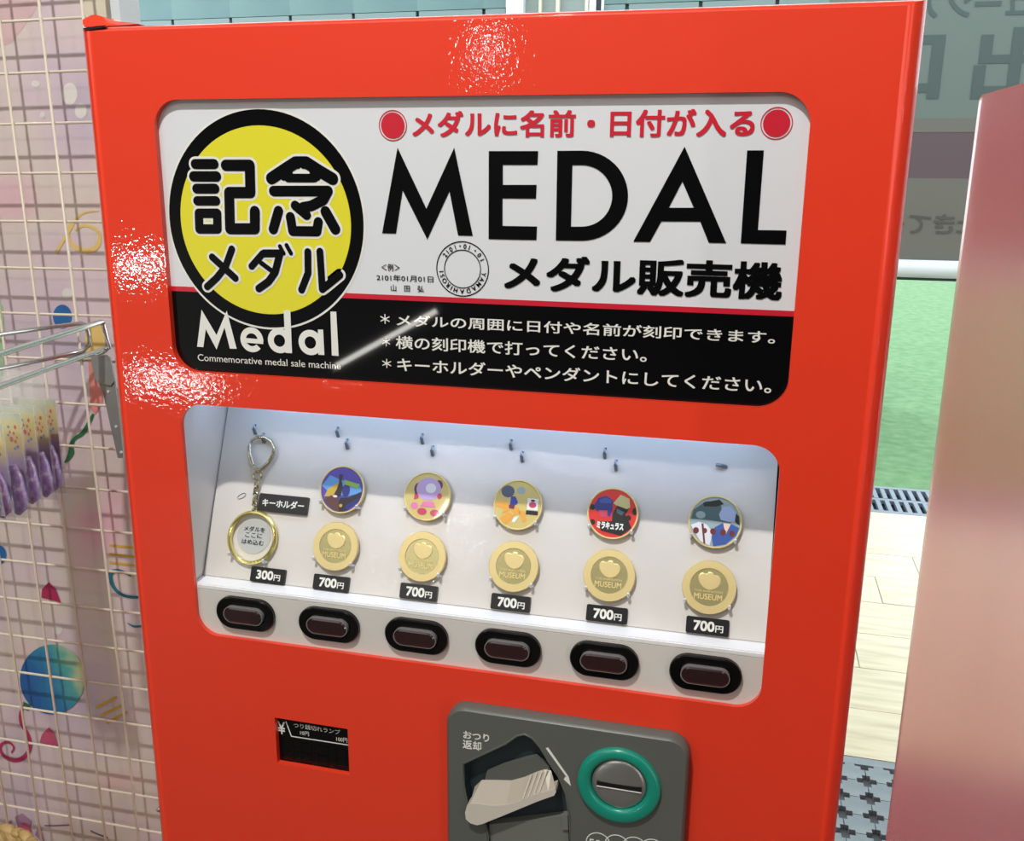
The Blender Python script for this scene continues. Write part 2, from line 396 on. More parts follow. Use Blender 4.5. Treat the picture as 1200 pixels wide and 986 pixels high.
# ================================================================ the vending machine
VM = empty('vending_machine', (0, 0.1, FZ), 'bright red medal vending machine with black and white sign, in the middle', 'vending machine')
XL, XR = -0.2653, 0.2617; ZT = 0.2535; R_ = 0.011; DEP = 0.20
SG = (-0.2122, 0.2059, 0.0241, 0.2065); WN = (-0.2103, 0.2052, -0.1802, 0.0004)
def uvr(x, y, n=0): return FACE.uv(x, y, n)
CD = (uvr(323.5, 868)[0], uvr(408.4, 880)[0], uvr(365, 901.5)[1], uvr(365, 848)[1])   # change display opening
def fill_curve(outlines, parent_bm, y):
    c = bpy.data.curves.new('fill', 'CURVE'); c.dimensions = '2D'; c.fill_mode = 'BOTH'
    for o_ in outlines:
        s = c.splines.new('POLY'); s.points.add(len(o_)-1)
        for i, (a, b) in enumerate(o_): s.points[i].co = (a, b, 0, 1)
        s.use_cyclic_u = True
    ob = bpy.data.objects.new('fill', c); COL.objects.link(ob); bpy.context.view_layer.update()
    me = bpy.data.meshes.new_from_object(ob.evaluated_get(bpy.context.evaluated_depsgraph_get()))
    bpy.data.objects.remove(ob); bpy.data.curves.remove(c)
    vs = [parent_bm.verts.new((v.co.x, y, v.co.y)) for v in me.vertices]
    for p_ in me.polygons:
        try: parent_bm.faces.new([vs[i] for i in p_.vertices])
        except ValueError: pass
    bpy.data.meshes.remove(me)
bm = B()
r = R_
ho_sign = rrect(*SG, 0.018, 10)
ho_win = rrect(*WN, 0.017, 10)
ho_cd = [(CD[0], CD[2]), (CD[1], CD[2]), (CD[1], CD[3]), (CD[0], CD[3])]
fill_curve([[(XL+r, FZ+0.03), (XR-r, FZ+0.03), (XR-r, ZT-0.004), (XL+r, ZT-0.004)], ho_sign, ho_win, ho_cd], bm, 0.0)
for ho, d in ((ho_sign, 0.0045), (ho_win, 0.0035), (ho_cd, 0.0045)):
    a = [bm.verts.new((u, 0, v)) for u, v in ho]; b = [bm.verts.new((u, d, v)) for u, v in ho]
    for i in range(len(a)): bm.faces.new((a[i], a[(i+1) % len(a)], b[(i+1) % len(a)], b[i]))
prof = []                                    # profile of the rounded door edge, front to back
for k in range(9):
    t = PI/2*k/8; prof.append((r*math.sin(t), r-r*math.cos(t), 0.004*math.sin(t)))
prof.append((r, 0.034, 0.004))
rings = []
for ox, oy, oz in prof:
    x = XR - r + ox; xl = XL + r - ox; z = ZT - 0.004 + oz
    rings.append([bm.verts.new(q) for q in ((xl, oy, FZ+0.03), (x, oy, FZ+0.03), (x, oy, z), (xl, oy, z))])
for a, b in zip(rings, rings[1:]):
    for i in range(4): bm.faces.new((a[i], a[(i+1) % 4], b[(i+1) % 4], b[i]))
bmesh.ops.recalc_face_normals(bm, faces=bm.faces)
auto(obj('door', bm, RED, VM), 40)
bm = B(); box(bm, (XL+0.003, 0.100, FZ+0.02), (XR-0.003, DEP, ZT-0.004)); 
bmesh.ops.bevel(bm, geom=[e for e in bm.edges], offset=0.006, segments=3, affect='EDGES')
auto(obj('cabinet', bm, RED, VM))
box_shell = boxes(((XL+0.004, 0.036, FZ+0.02), (XL+0.010, 0.101, ZT-0.006)), ((XR-0.010, 0.036, FZ+0.02), (XR-0.004, 0.101, ZT-0.006)),
                  ((XL+0.010, 0.036, ZT-0.010), (XR-0.010, 0.101, ZT-0.006)))
obj('door_return', box_shell, RED, VM)
obj('plinth', boxes(((XL+0.02, 0.03, FZ), (XR-0.02, DEP-0.02, FZ+0.03))), BLACKV, VM)
# hinge at the top-left corner
bm = B()
def hz_(x, y, Y): d = px_ray(x, y); return CAM + d*((Y-CAM.y)/d.y)
pf = [(95.5, 30.5, .016), (98, 24, .016), (103, 18.5, .018), (111, 17, .02), (119, 19, .02), (125, 24, .02), (140, 25, .022), (164, 28.2, .024), (150, 29, .016), (125, 30, .012), (112, 32, .012), (100, 32, .012)]
top = [hz_(x, y, Y) for x, y, Y in pf]
a = [bm.verts.new(p) for p in top]; b = [bm.verts.new(p + Vector((0, 0.03, 0.0))) for p in top]
bm.faces.new(a); bm.faces.new(list(reversed(b)))
for i in range(len(a)): bm.faces.new((a[i], b[i], b[(i+1) % len(a)], a[(i+1) % len(a)]))
bmesh.ops.recalc_face_normals(bm, faces=bm.faces)
bmesh.ops.bevel(bm, geom=[e for e in bm.edges if e.calc_face_angle(0) > 0.8], offset=0.0012, segments=2, affect='EDGES')
auto(obj('hinge_cap', bm, RED, VM), 50)
bm = B()
pf = [(97, 33), (112, 30.5), (125, 29.5), (121, 32.5), (104, 35)]
a = [bm.verts.new(hz_(x, y, -0.0006)) for x, y in pf]; b = [bm.verts.new(hz_(x, y, 0.012)) for x, y in pf]
bm.faces.new(a); bm.faces.new(list(reversed(b)))
for i in range(5): bm.faces.new((a[i], b[i], b[(i+1) % 5], a[(i+1) % 5]))
bmesh.ops.recalc_face_normals(bm, faces=bm.faces)
obj('hinge_gap', bm, BLACKV, VM)
# small door catch on the lower left edge
bm = B(); c = hz_(186.5, 949, 0.006); bmesh.ops.create_uvsphere(bm, u_segments=12, v_segments=8, radius=0.0022, matrix=Matrix.Translation(c))
auto(obj('door_catch', bm, PIN, VM))

# ---- sign
zr0 = (SIGN.uv(198.4, 338)[1] + SIGN.uv(570, 355)[1] + SIGN.uv(930, 366)[1]) / 3
sg = obj('sign_panel', boxes(((SG[0]-0.01, 0.0046, SG[2]-0.01), (SG[1]+0.01, 0.0096, SG[3]+0.01))), SIGNW, VM)
bm = B(); polyface(bm, SIGN, [(SG[0]-0.008, SG[2]-0.008), (SG[1]+0.008, SG[2]-0.008), (SG[1]+0.008, zr0-0.0017), (SG[0]-0.008, zr0-0.0017)], 0.0)
obj('black_field', bm, SIGNB, sg)
bm = B(); polyface(bm, SIGN, [(SG[0]-0.008, zr0-0.0017), (SG[1]+0.008, zr0-0.0017), (SG[1]+0.008, zr0+0.0017), (SG[0]-0.008, zr0+0.0017)], 0.0)
obj('red_line', bm, SIGNR, sg)
EC = (-0.1379, 0.1290); ER = 0.0713
bm = B(); polyface(bm, SIGN, ell(*EC, ER+0.0014, n=96), 0.0001); obj('emblem_outline', bm, INKW, sg)
bm = B(); polyface(bm, SIGN, ell(*EC, ER, n=96), 0.0002); obj('emblem_ring', bm, SIGNB, sg)
yl = SIGN.uv(211.9, 255); yr = SIGN.uv(411.4, 260); yt = SIGN.uv(306, 147); yb = SIGN.uv(319, 368.4)
bm = B(); polyface(bm, SIGN, ell((yl[0]+yr[0])/2, (yt[1]+yb[1])/2, (yr[0]-yl[0])/2, (yt[1]-yb[1])/2, n=96), 0.0003); obj('emblem_disc', bm, SIGNY, sg)
Z1 = lambda x, y: SIGN.uv(180+x/4.615, 100+y/4.615)
Z2 = lambda x, y: SIGN.uv(180+x/4.615, 280+y/4.615)
k_ = 1/4.615/1640                                      # zoom unit to metres on the sign
ST = []
def st(f, pts, w): ST.append(([f(*p_) for p_ in pts], w*k_))
st(Z1, [(227,426),(330,426)], 50); st(Z1, [(219,493),(343,493)], 52); st(Z1, [(235,559),(335,559)], 50); st(Z1, [(239,625),(340,625)], 48)
st(Z1, [(247,692),(346,692),(348,777),(250,777),(247,692)], 48)
st(Z1, [(393,433),(522,433),(526,580),(411,580),(416,776),(550,776),(550,682)], 56)
st(Z1, [(640,503),(720,450),(770,418),(828,418),(885,455),(970,506)], 60); st(Z1, [(730,502),(872,502)], 42); st(Z1, [(740,470),(705,500)], 30); st(Z1, [(860,470),(890,500)], 30)
st(Z1, [(652,572),(945,572),(920,620),(855,652),(810,660)], 52); st(Z1, [(768,650),(830,702)], 48)
st(Z1, [(678,680),(650,778)], 52); st(Z1, [(742,712),(755,788),(885,790),(893,740)], 50); st(Z1, [(932,683),(985,778)], 54)
st(Z2, [(426,55),(392,150),(345,210),(293,258)], 38); st(Z2, [(320,98),(445,212)], 38)
st(Z2, [(592,80),(533,148)], 36); st(Z2, [(600,78),(685,78)], 40); st(Z2, [(685,82),(660,180),(625,230),(572,268)], 40); st(Z2, [(585,130),(655,182)], 26)
st(Z2, [(686,40),(706,78)], 22); st(Z2, [(722,34),(746,78)], 22)
st(Z2, [(837,70),(838,185),(803,275)], 38); st(Z2, [(902,68),(915,272)], 38); st(Z2, [(915,272),(1008,195)], 40)
bm = B()
for i, (pts, w) in enumerate(ST): stroke(bm, SIGN, pts, w+0.0032, 0.0003)
obj('lettering_outline', bm, INKW, sg)
bm = B()
for pts, w in ST: stroke(bm, SIGN, pts, w, 0.0006)
obj('lettering', bm, SIGNB, sg)
# the white triangle inside the roof of the second character
bm = B(); polyface(bm, SIGN, [Z1(762,478), Z1(838,478), Z1(800,446)], 0.0009); obj('lettering', bm, INKW, sg)
bm = B()
for p_ in ([(238,583),(262,383),(343,520),(398,388),(452,594),(415,593),(386,478),(343,598),(285,488),(272,585)],
           [(958,393),(990,393),(1003,633),(966,630)], [(706,385),(742,388),(751,618),(716,616)], [(891,490),(919,490),(926,628),(893,626)]):
    _k[0] += 1; polyface(bm, SIGN, [Z2(*q) for q in p_], 0.0006+0.00002*(_k[0] % 20))
def arc(bm, c, ro, ri, a0, a1, n=40):
    co = Z2(*c); s = k_*1.0
    o_ = ell(co[0], co[1], ro*s, n=n, a0=a0, a1=a1); i_ = ell(co[0], co[1], ri*s, n=n, a0=a0, a1=a1)
    _k[0] += 1; lv_ = 0.0006+0.00002*(_k[0] % 20)
    for q in range(n-1): bm.faces.new([bm.verts.new(SIGN.at(*w_, lv_)) for w_ in (o_[q], o_[q+1], i_[q+1], i_[q])])
arc(bm, (683,550), 66, 32, 0, 2*PI-.001); arc(bm, (850,560), 66, 32, 0, 2*PI-.001); arc(bm, (534,545), 66, 34, -0.05, 2*PI-0.75)
polyface(bm, SIGN, [Z2(*q) for q in ((500,535),(598,543),(597,568),(500,560))], 0.0011)
obj('lettering', bm, INKW, sg)
lettering(SIGN, 'Commemorative medal sale machine', pbox(SIGN, (232, 414.8), (400, 432.8)), INKW, sg, 0.0006)
lettering(SIGN, 'メダルに名前・日付が入る', pbox(SIGN, (482.9, 130.5), (883.5, 160.5)), SIGNR, sg, 0.0003, 0.026)
for cx, cy, ro in ((460.4, 147.1, 16.4), (910, 144.5, 19.0)):
    c = SIGN.uv(cx, cy); R0 = (SIGN.uv(cx+ro, cy)[0]-SIGN.uv(cx-ro, cy)[0])/2
    bm = B(); ringp(bm, SIGN, ell(*c, R0, n=48), ell(*c, R0*0.94, n=48), 0.0001, 0.0003); obj('red_dot_ring', bm, SIGNR, sg)
    bm = B(); polyface(bm, SIGN, ell(*c, R0*0.84, n=48), 0.0003); obj('red_dot', bm, SIGNR, sg)
def pp(bm, pts, n=0.0003): polyface(bm, SIGN, [SIGN.uv(*q) for q in pts], n)
bm = B()
pp(bm, [(448,273.4),(466,173),(499.8,244.6),(532.4,173),(554.2,276.5),(536.9,276),(526.8,224.3),(500.9,280.6),(472,223.2),(464.2,273.8)])
pp(bm, [(572.9,177.1),(630.7,177.1),(630,193.3),(589.3,193.3),(589.3,216.7),(628.9,216.7),(628.2,232.9),(589,232.6),(588.9,264.8),(629.4,265.5),(628.7,281.5),(572.7,280.3)])
do = [(682+54*math.cos(t), 229.4-52.8*math.sin(t)) for t in [PI/2-PI*k/24 for k in range(25)]]
di = [(682+35.5*math.cos(t), 229.6-36*math.sin(t)) for t in [PI/2-PI*k/24 for k in range(25)]]
do = [(653.2,176.8)]+do+[(651.4,281.9)]; di = [(670.8,193.7)]+di+[(669.2,265.7)]
for q in range(len(do)): pp(bm, [do[q], do[(q+1) % len(do)], di[(q+1) % len(do)], di[q]])
pp(bm, [(802.3,171.8),(851,285),(830.5,284.5),(820.7,259.8),(813,243.5),(799.7,212.7),(783.8,243.5),(775,259.6),(761.7,283.6),(742.1,283.4)])
pp(bm, [(783.8,243.5),(813,243.5),(820.7,259.8),(775,259.6)], 0.00031)
pp(bm, [(875.5,176.3),(895.1,176.3),(888.1,269.6),(921.7,270.1),(920.5,286.6),(868,285.2)])
obj('lettering', bm, SIGNB, sg)
lettering(SIGN, 'メダル販売機', pbox(SIGN, (590.9, 298), (915.6, 352.4)), SIGNB, sg, 0.0003, 0.030)
for t_, a, b, o_ in (('＜例＞', (446.9, 308.8), (468.7, 318), .006), ('2101年01月01日', (441.3, 321.3), (508, 331), .006), ('山　田　弘', (458, 333.5), (496.8, 342.6), .008)):
    lettering(SIGN, t_, pbox(SIGN, a, b), SIGNB, sg, 0.0003, o_)
cs = SIGN.uv(542, 315.3); rs = (SIGN.uv(572.8, 315)[0]-SIGN.uv(511.2, 315)[0])/2
bm = B()
ringp(bm, SIGN, ell(*cs, rs, n=64), ell(*cs, rs*0.965, n=64), 0.0001, 0.0003)
ringp(bm, SIGN, ell(*cs, rs*0.70, n=64), ell(*cs, rs*0.67, n=64), 0.0001, 0.0003)
for ch, an in (('2',144),('1',133),('0',122),('1',109),('・',96),('0',83),('1',71),('・',54),('0',39),('1',25),
               ('Y',-12),('A',-26),('M',-41),('A',-57),('D',-74),('A',-91),('H',-109),('I',-121),('R',-133),('O',-147),('S',-161),('I',-172)):
    V, F = glyphs(ch, 0.01); xs = [v[0] for v in V]; cxx = (min(xs)+max(xs))/2; s = rs*0.23; t = math.radians(an-90); rr = rs*0.74
    yo = 0.0
    def fn(x, y, t=t, s=s, an=an):
        a_, b_ = (x-cxx)*s, y*s + rr
        if ch == '・': a_, b_ = (x-cxx)*s, (y-0.38)*s*1.0 + rs*.83
        return (cs[0]+a_*math.cos(t)-b_*math.sin(t), cs[1]+a_*math.sin(t)+b_*math.cos(t))
    for q_, (ax, ay) in enumerate(((0, 0), (.00006, 0), (-.00006, 0), (0, .00006), (0, -.00006))): put_glyphs(bm, SIGN, V, F, lambda x, y: (fn(x, y)[0]+ax, fn(x, y)[1]+ay), 0.0003+0.00001*q_)
obj('stamp_sample', bm, SIGNB, sg)
bm = B()
for a, b in (((445.8,367.9),(457,379.8)), ((448,394.9),(457.5,406.1)), ((448,420.3),(458.8,431.6))):
    lettering(SIGN, '＊', pbox(SIGN, a, b), INKW, sg, 0.0003, 0.008, bm=bm)
obj('lettering', bm, INKW, sg)
lettering(SIGN, 'メダルの周囲に日付や名前が刻印できます。', pbox(SIGN, (464.9, 368.2), (907.9, 403.2)), INKW, sg, 0.0003, 0.012)
lettering(SIGN, '横の刻印機で打ってください。', pbox(SIGN, (463.8, 393.2), (757.6, 424.6)), INKW, sg, 0.0003, 0.012)
lettering(SIGN, 'キーホルダーやペンダントにしてください。', pbox(SIGN, (465.6, 419), (903.4, 461)), INKW, sg, 0.0003, 0.012)

# ---- display window: housing, tilted panel, lip and button strip
x0, x1 = WN[0]-0.004, WN[1]+0.0035
yT = 0.018 + 0.417*(0.014+0.14)
hb = boxes(((x0-0.004, 0.0036, -0.20), (x0, 0.098, 0.018)), ((x1, 0.0036, -0.20), (x1+0.004, 0.098, 0.018)), ((x0, 0.0036, 0.0085), (x1, 0.098, 0.0125)), ((x0, 0.094, -0.20), (x1, 0.098, 0.0085)))
obj('display_housing', hb, WHITE, VM)
bm = B(); prism(bm, PANEL, [(x0+0.001, 0.0), (x1-0.0022, 0.0), (x1-0.0022, 0.1595), (x0+0.001, 0.1595)], -0.0015, 0.0)
obj('display_panel', bm, WHITE, VM)
bm = boxes(((x0, 0.0036, -0.1445), (x1, 0.0195, -0.1405))); bmesh.ops.bevel(bm, geom=bm.edges[:], offset=0.0008, segments=2, affect='EDGES')
obj('ledge', bm, LIP, VM)
obj('button_strip', boxes(((x0, 0.0036, -0.19), (x1, 0.006, -0.1445))), WHITE, VM)
STRIP = Frame((0, 0.0036, 0), (1, 0, 0), (0, 0, 1))
def pill(cu, cv, w, h): return rrect(cu-w/2, cu+w/2, cv-h/2, cv+h/2, h/2-1e-5, 10)
for k in range(6):
    cu = -0.1698 + 0.0677*k; cv = -0.1596
    bm = B(); w, h = 0.0475, 0.0255
    layer(bm, STRIP, [(pill(cu, cv, w, h), 0), (pill(cu, cv, w, h), 0.0030), (pill(cu, cv, w-0.0015, h-0.0015), 0.0040), (pill(cu, cv, 0.0345, 0.0150), 0.0036), (pill(cu, cv, 0.0335, 0.0140), 0.0025)])
    sb = auto(obj('selection_button', bm, BLACKP, VM), 30)
    bm = B(); w, h = 0.0322, 0.0130
    ringp(bm, STRIP, pill(cu, cv, w, h), pill(cu, cv, w-0.0012, h-0.0012), 0.0025, 0.0062); auto(obj('lens_rim', bm, LENSRIM, sb))
    bm = B(); w, h = w-0.0013, h-0.0013
    layer(bm, STRIP, [(pill(cu, cv, w, h), 0.0025), (pill(cu, cv, w, h), 0.0061), (pill(cu, cv, w-0.002, h-0.002), 0.0069)])
    auto(obj('button_lens', bm, LENS, sb), 30)
# slots and pins above the medals
def pin(x, y, ang=0.0):
    u, v = PANEL.uv(x, y, 0.002); bm = B()
    dv = 0.0032; c, s = math.cos(ang), math.sin(ang)
    tubep(bm, [PANEL.at(u-s*dv, v+c*dv, 0.003), PANEL.at(u, v, 0.0042), PANEL.at(u+s*dv, v-c*dv, 0.001), PANEL.at(u+s*dv, v-c*dv, -0.0005)], 0.0013, 10)
    auto(obj('hook_pin', bm, PIN, VM), 50)
for x, y in ((299,503),(309,513),(396,506),(407,520),(495,514),(507,528),(599,521),(612,535),(709,531),(722,545)): pin(x, y)
pin(845, 546, PI/2*0.95)
# tags
def price(x0_, y0_, x1_, y1_, big, small, rot=0):
    cu, cv = PANEL.uv((x0_+x1_)/2, (y0_+y1_)/2, 0.002); w = 0.0285; h = 0.0112
    fr = Frame(PANEL.at(cu, cv), PANEL.U + PANEL.V*rot, PANEL.V - PANEL.U*rot)
    bm = B(); prism(bm, fr, rrect(-w/2, w/2, -h/2, h/2, 0.0012, 4), 0.0, 0.0024)
    t = obj('price_tag', bm, TAG, VM)
    lettering(fr, big, (-0.0093, 0.0047, -0.0034, 0.0034), INKW, t, 0.0026, 0.03)
    lettering(fr, small, (0.0053, 0.0105, -0.0034, 0.0012), INKW, t, 0.0026, 0.02)
price(292, 663.5, 336, 685.5, '300', '円')
for q in ((366, 672.5, 410, 694.5), (468, 683, 513, 705.5), (574, 694.5, 622.5, 719), (686.5, 708, 735.5, 732.5), (803, 721.5, 855, 747)): price(*q, '700', '円')
cu, cv = PANEL.uv(332, 591, 0.002)
bm = B(); prism(bm, PANEL, rrect(cu-0.0205, cu+0.0205, cv-0.0068, cv+0.0068, 0.0012, 4), 0, 0.0024); nt = obj('name_tag', bm, TAG, VM)
lettering(PANEL, 'キーホルダー', (cu-0.0172, cu+0.0175, cv-0.0030, cv+0.0030), INKW, nt, 0.0026, 0.025)
# small round sticker behind the key ring
cu, cv = PANEL.uv(297.5, 627.5, 0.0004)
bm = B(); prism(bm, PANEL, ell(cu, cv, 0.0140, n=40), 0.0, 0.0004); sk = obj('sticker', bm, STICK, VM)
for t_, dz, w in (('メダルを', 0.0047, 0.0088), ('ここに', 0.0, 0.0070), ('はめ込む', -0.0052, 0.0092)):
    lettering(PANEL, t_, (cu-w, cu+w, cv+dz-0.0019, cv+dz+0.0019), INKN, sk, 0.0007, 0.01)
bm = B(); u, v = PANEL.uv(283.5, 581.5); tubep(bm, [PANEL.at(u+0.0035*math.cos(t)*.9+0.0022*math.sin(t)*-.5, v+0.0028*math.cos(t)*.75+0.0012*math.sin(t), 0.0003) for t in [2*PI*k/20 for k in range(20)]], 0.00025, 6, True)
obj('scratched_loop', bm, PIN, VM)

# ---- clips that hold the medals (parts of the machine), and the medals
MR = 0.0181
def clips(cu, cv, r=MR, a=(215, 320)):
    for an in a:
        t = math.radians(an); u, v = cu+(r+0.0006)*math.cos(t), cv+(r+0.0006)*math.sin(t)
        bm = B()
        tubep(bm, [PANEL.at(u, v-0.0004, 0.0), PANEL.at(u, v-0.0004, 0.0062), PANEL.at(u, v+0.0014, 0.0072)], [0.0011, 0.0013, 0.0009], 8)
        auto(obj('medal_clip', bm, CLIP, VM), 50)
ROT = (-TL, 0, 0)
def medal_root(label, u, v, group, lift=0.0022):
    o = bpy.data.objects.new('medal', None); COL.objects.link(o); o.location = PANEL.at(u, v, lift); o.rotation_euler = ROT
    WL[o] = Vector((0, 0, 0)); tag(o, label, 'medal', group); o.empty_display_size = 0.01
    return o
def rim(parent, m, wide):
    bm = B(); prof_ = [(MR-0.0004, 0.0), (MR, 0.0006), (MR, 0.0024), (MR-0.0004, 0.0030), (MR-wide, 0.0030), (MR-wide-0.0004, 0.0024)]
    layer(bm, LOCAL, [(ell(0, 0, rr, n=64), n) for rr, n in prof_])
    return auto(obj('medal_body', bm, m, parent), 30)
G1 = 'printed medals in the upper row'; G2 = 'plain gold medals in the lower row'
UP = [PANEL.uv(x, y, 0.004) for x, y in ((401,574),(501,582),(607,592),(718,602),(838,612))]
LOW = [PANEL.uv(x, y, 0.004) for x, y in ((393.5,640.5),(495,652.5),(602,664),(714,674.5),(831,688.5))]
def cm(name, c, r=0.35): return mat('print_'+name, rgb(*c), r, coat=0.5)
mc = {n: cm(n, c) for n, c in dict(navy=(40,44,120), sky=(90,150,210), violet=(78,66,160), brown=(92,58,54), dark=(38,34,44), lime=(140,180,70), ochre=(196,160,60),
      gold=(206,186,112), lilac=(188,160,205), plum=(96,40,72), pink=(224,120,170), rose=(196,60,90), skin=(236,200,180), blue=(40,60,160), slate=(70,82,110), orange=(228,160,60), white=(232,232,228),
      red=(210,40,36), black=(18,18,20), blond=(196,186,130), teal=(70,98,104), mist=(150,170,172), pale=(222,222,226), royal=(52,84,156), wine=(110,34,30), ice=(170,186,222)).items()}
def shapes(parent, name, lst, base):
    # each print patch lies in the recessed face, cut to the face's circle
    R0 = MR-0.0016
    for i, (m, pts, lev) in enumerate(lst):
        o_ = []
        for a, b in pts:
            u, v = a*MR, b*MR; L_ = math.hypot(u, v)
            if L_ > R0: u, v = u*R0/L_, v*R0/L_
            o_.append((u, v))
        bm = B(); polyface(bm, LOCAL, o_, base+0.00006*lev); obj('print_patch', bm, mc[m], parent)
def E(cx, cy, rx, ry=None, n=20): return ell(cx, cy, rx, ry, n)
def printed(label, u, v, facem, lst):
    r_ = medal_root(label, u, v, G1); mb = rim(r_, GOLD, 0.0010)
    bm = B(); polyface(bm, LOCAL, ell(0, 0, MR-0.0013, n=64), 0.00245); fo = obj('printed_face', bm, mc[facem], r_)
    shapes(fo, 'p', lst, 0.00250); return r_
bottom = [(math.cos(t), math.sin(t)) for t in [PI*1.05+PI*0.9*k/14 for k in range(15)]]
M1 = printed('gold-rimmed medal with a dark blue and brown night picture, leftmost in the upper row', *UP[0], 'violet', [
    ('sky', [(-.95,.1),(-.6,.55),(-.1,.4),(.3,.3),(.75,.3),(.95,-.05),(.3,-.25),(-.5,-.2)], 1),
    ('ochre', [(-.6,.0),(-.15,.3),(-.1,-.1),(-.35,-.3),(-.75,-.35)], 2), ('dark', [(-.2,.62),(-.02,.62),(-.05,.35),(.05,.1),(-.02,-.3),(-.35,-.3),(-.22,0),(-.16,.3)], 3),
    ('brown', [(-.75,-.5),(-.45,-.28),(-.1,-.3),(.0,-.95),(-.3,-.92)], 4), ('dark', [(0,-.35),(.35,-.3),(.9,0),(.85,-.4),(.3,-.85),(0,-.95),(-.12,-.6)], 3),
    ('navy', E(.2,-.02,.17,.27), 5), ('lime', [(.05,.42),(.75,.28),(.72,.1),(.1,.22)], 6), ('navy', [(.3,-.9),(.9,-.4),(.85,-.25),(.25,-.65)], 6), ('ochre', E(.05,-.66,.07), 6), ('pale', E(-.25,-.3,.1,.05), 7)])
M2 = printed('gold medal with a small lilac and pink picture, second in the upper row', *UP[1], 'gold', [
    ('plum', E(-.42,.28,.17,.24), 1), ('plum', E(.44,.5,.17,.2), 1), ('lilac', E(.03,.3,.52,.46,28), 2), ('pale', E(.12,.34,.22,.2,24), 3), ('rose', [(-.55,.15),(-.38,.15),(-.36,-.12),(-.55,-.18)], 1),
    ('pink', [(-.15,-.22),(.3,-.2),(.4,-.42),(-.25,-.42)], 4), ('rose', E(-.15,-.62,.2,.14), 4), ('rose', E(.4,-.64,.2,.14), 4), ('pink', E(-.5,-.42,.16,.14), 1), ('rose', E(.52,.05,.1,.12), 3)])
M3 = printed('gold medal with blue and orange patches and a white card, third in the upper row', *UP[2], 'gold', [
    ('slate', E(-.45,.5,.27,.24), 1), ('mist', E(.08,.58,.17,.15), 1), ('blue', [(-.3,.32),(-.12,.32),(.0,.1),(-.05,.0),(-.32,-.02)], 2), ('plum', [(-.36,-.02),(-.1,.0),(-.14,-.18),(-.34,-.16)], 3),
    ('orange', [(-.9,.02),(-.55,.12),(-.3,-.05),(.05,-.1),(.15,-.35),(-.1,-.4),(-.25,-.2),(-.6,-.4),(-.55,-.2),(-.88,-.12)], 2), ('orange', [(-.35,-.3),(-.1,-.42),(-.4,-.85),(-.7,-.6)], 2), ('orange', [(.05,-.22),(.28,-.2),(.42,-.6),(.28,-.68)], 2), ('white', [(-.1,-.5),(.1,-.42),(-.05,-.7),(-.18,-.68)], 3),
    ('white', [(.38,.3),(.82,.3),(.82,-.15),(.38,-.15)], 3), ('black', [(.36,-.18),(.84,-.18),(.84,-.34),(.36,-.34)], 3), ('rose', E(.6,.05,.15,.12), 4), ('black', E(.6,.22,.09,.04), 5)])
M4 = printed('red medal with black dots and a white title, fourth in the upper row', *UP[3], 'red', [
    ('black', E(-.8,.18,.11), 1), ('black', E(.85,.15,.1,.14), 1), ('black', E(-.75,-.4,.11), 1), ('black', E(.62,-.12,.11), 1), ('navy', [(-.75,.25),(-.6,.55),(-.3,.66),(-.02,.5),(-.02,.1),(-.1,-.15),(-.35,0),(-.65,.05)], 2),
    ('royal', [(-.55,.48),(-.3,.6),(-.05,.48),(-.1,.38),(-.5,.36)], 3), ('rose', [(-.55,.08),(-.2,.1),(-.2,-.15),(-.45,-.18)], 3), ('blond', [(0,.4),(.25,.75),(.6,.62),(.66,.3),(.5,.2),(.2,.28)], 2), ('black', [(.0,.0),(.15,.32),(.6,.2),(.5,-.0),(.8,-.5),(.4,-.85),(-.4,-.7),(-.5,-.35),(0,-.3)], 4),
    ('teal', [(.15,.22),(.45,.08),(.35,-.05),(.15,.05)], 5)])
lettering(LOCAL, 'ミラキュラス', (-0.57*MR, 0.47*MR, -0.62*MR, -0.34*MR), INKW, [c for c in M4.children if c.name.startswith('printed_face')][0], 0.0030, 0.05)
M5 = printed('gold-rimmed medal with a grey and blue coat picture, rightmost in the upper row', *UP[4], 'mist', [
    ('teal', [(-.85,.4),(-.4,.75),(.15,.8),(.2,.5),(.6,-.0),(-.2,.05),(-.9,.05)], 1), ('black', [(-.5,.68),(.1,.86),(.28,.7),(0,.58),(-.45,.55)], 2), ('black', [(.5,.6),(.9,.3),(.9,-.05),(.75,.05),(.6,.35)], 2),
    ('ice', [(.12,.3),(.25,.6),(.52,.64),(.74,.4),(.72,.1),(.5,.05),(.2,.1)], 3), ('royal', [(.0,-.2),(.3,.0),(.42,-.4),(.6,-.02),(.95,-.15),(.9,-.5),(.5,-.9),(0,-.95),(-.1,-.55)], 3),
    ('skin', [(.3,-.02),(.58,-.02),(.42,-.42)], 4), ('pale', [(-.95,-.2),(-.6,-.05),(-.3,-.12),(-.05,-.4),(-.15,-.95),(-.55,-.85)], 3), ('mist', E(-.55,.22,.18,.14), 4), ('wine', [(-.5,-.1),(-.42,-.1),(-.3,-.85),(-.4,-.9)], 4),
    ('wine', E(-.68,-.38,.11,.12), 5), ('wine', E(-.36,-.36,.09,.1), 5), ('wine', E(-.05,-.36,.11,.12), 5), ('wine', E(.32,-.36,.11,.12), 5), ('wine', E(.64,-.37,.1,.11), 5)])
for u, v in UP: clips(u, v)
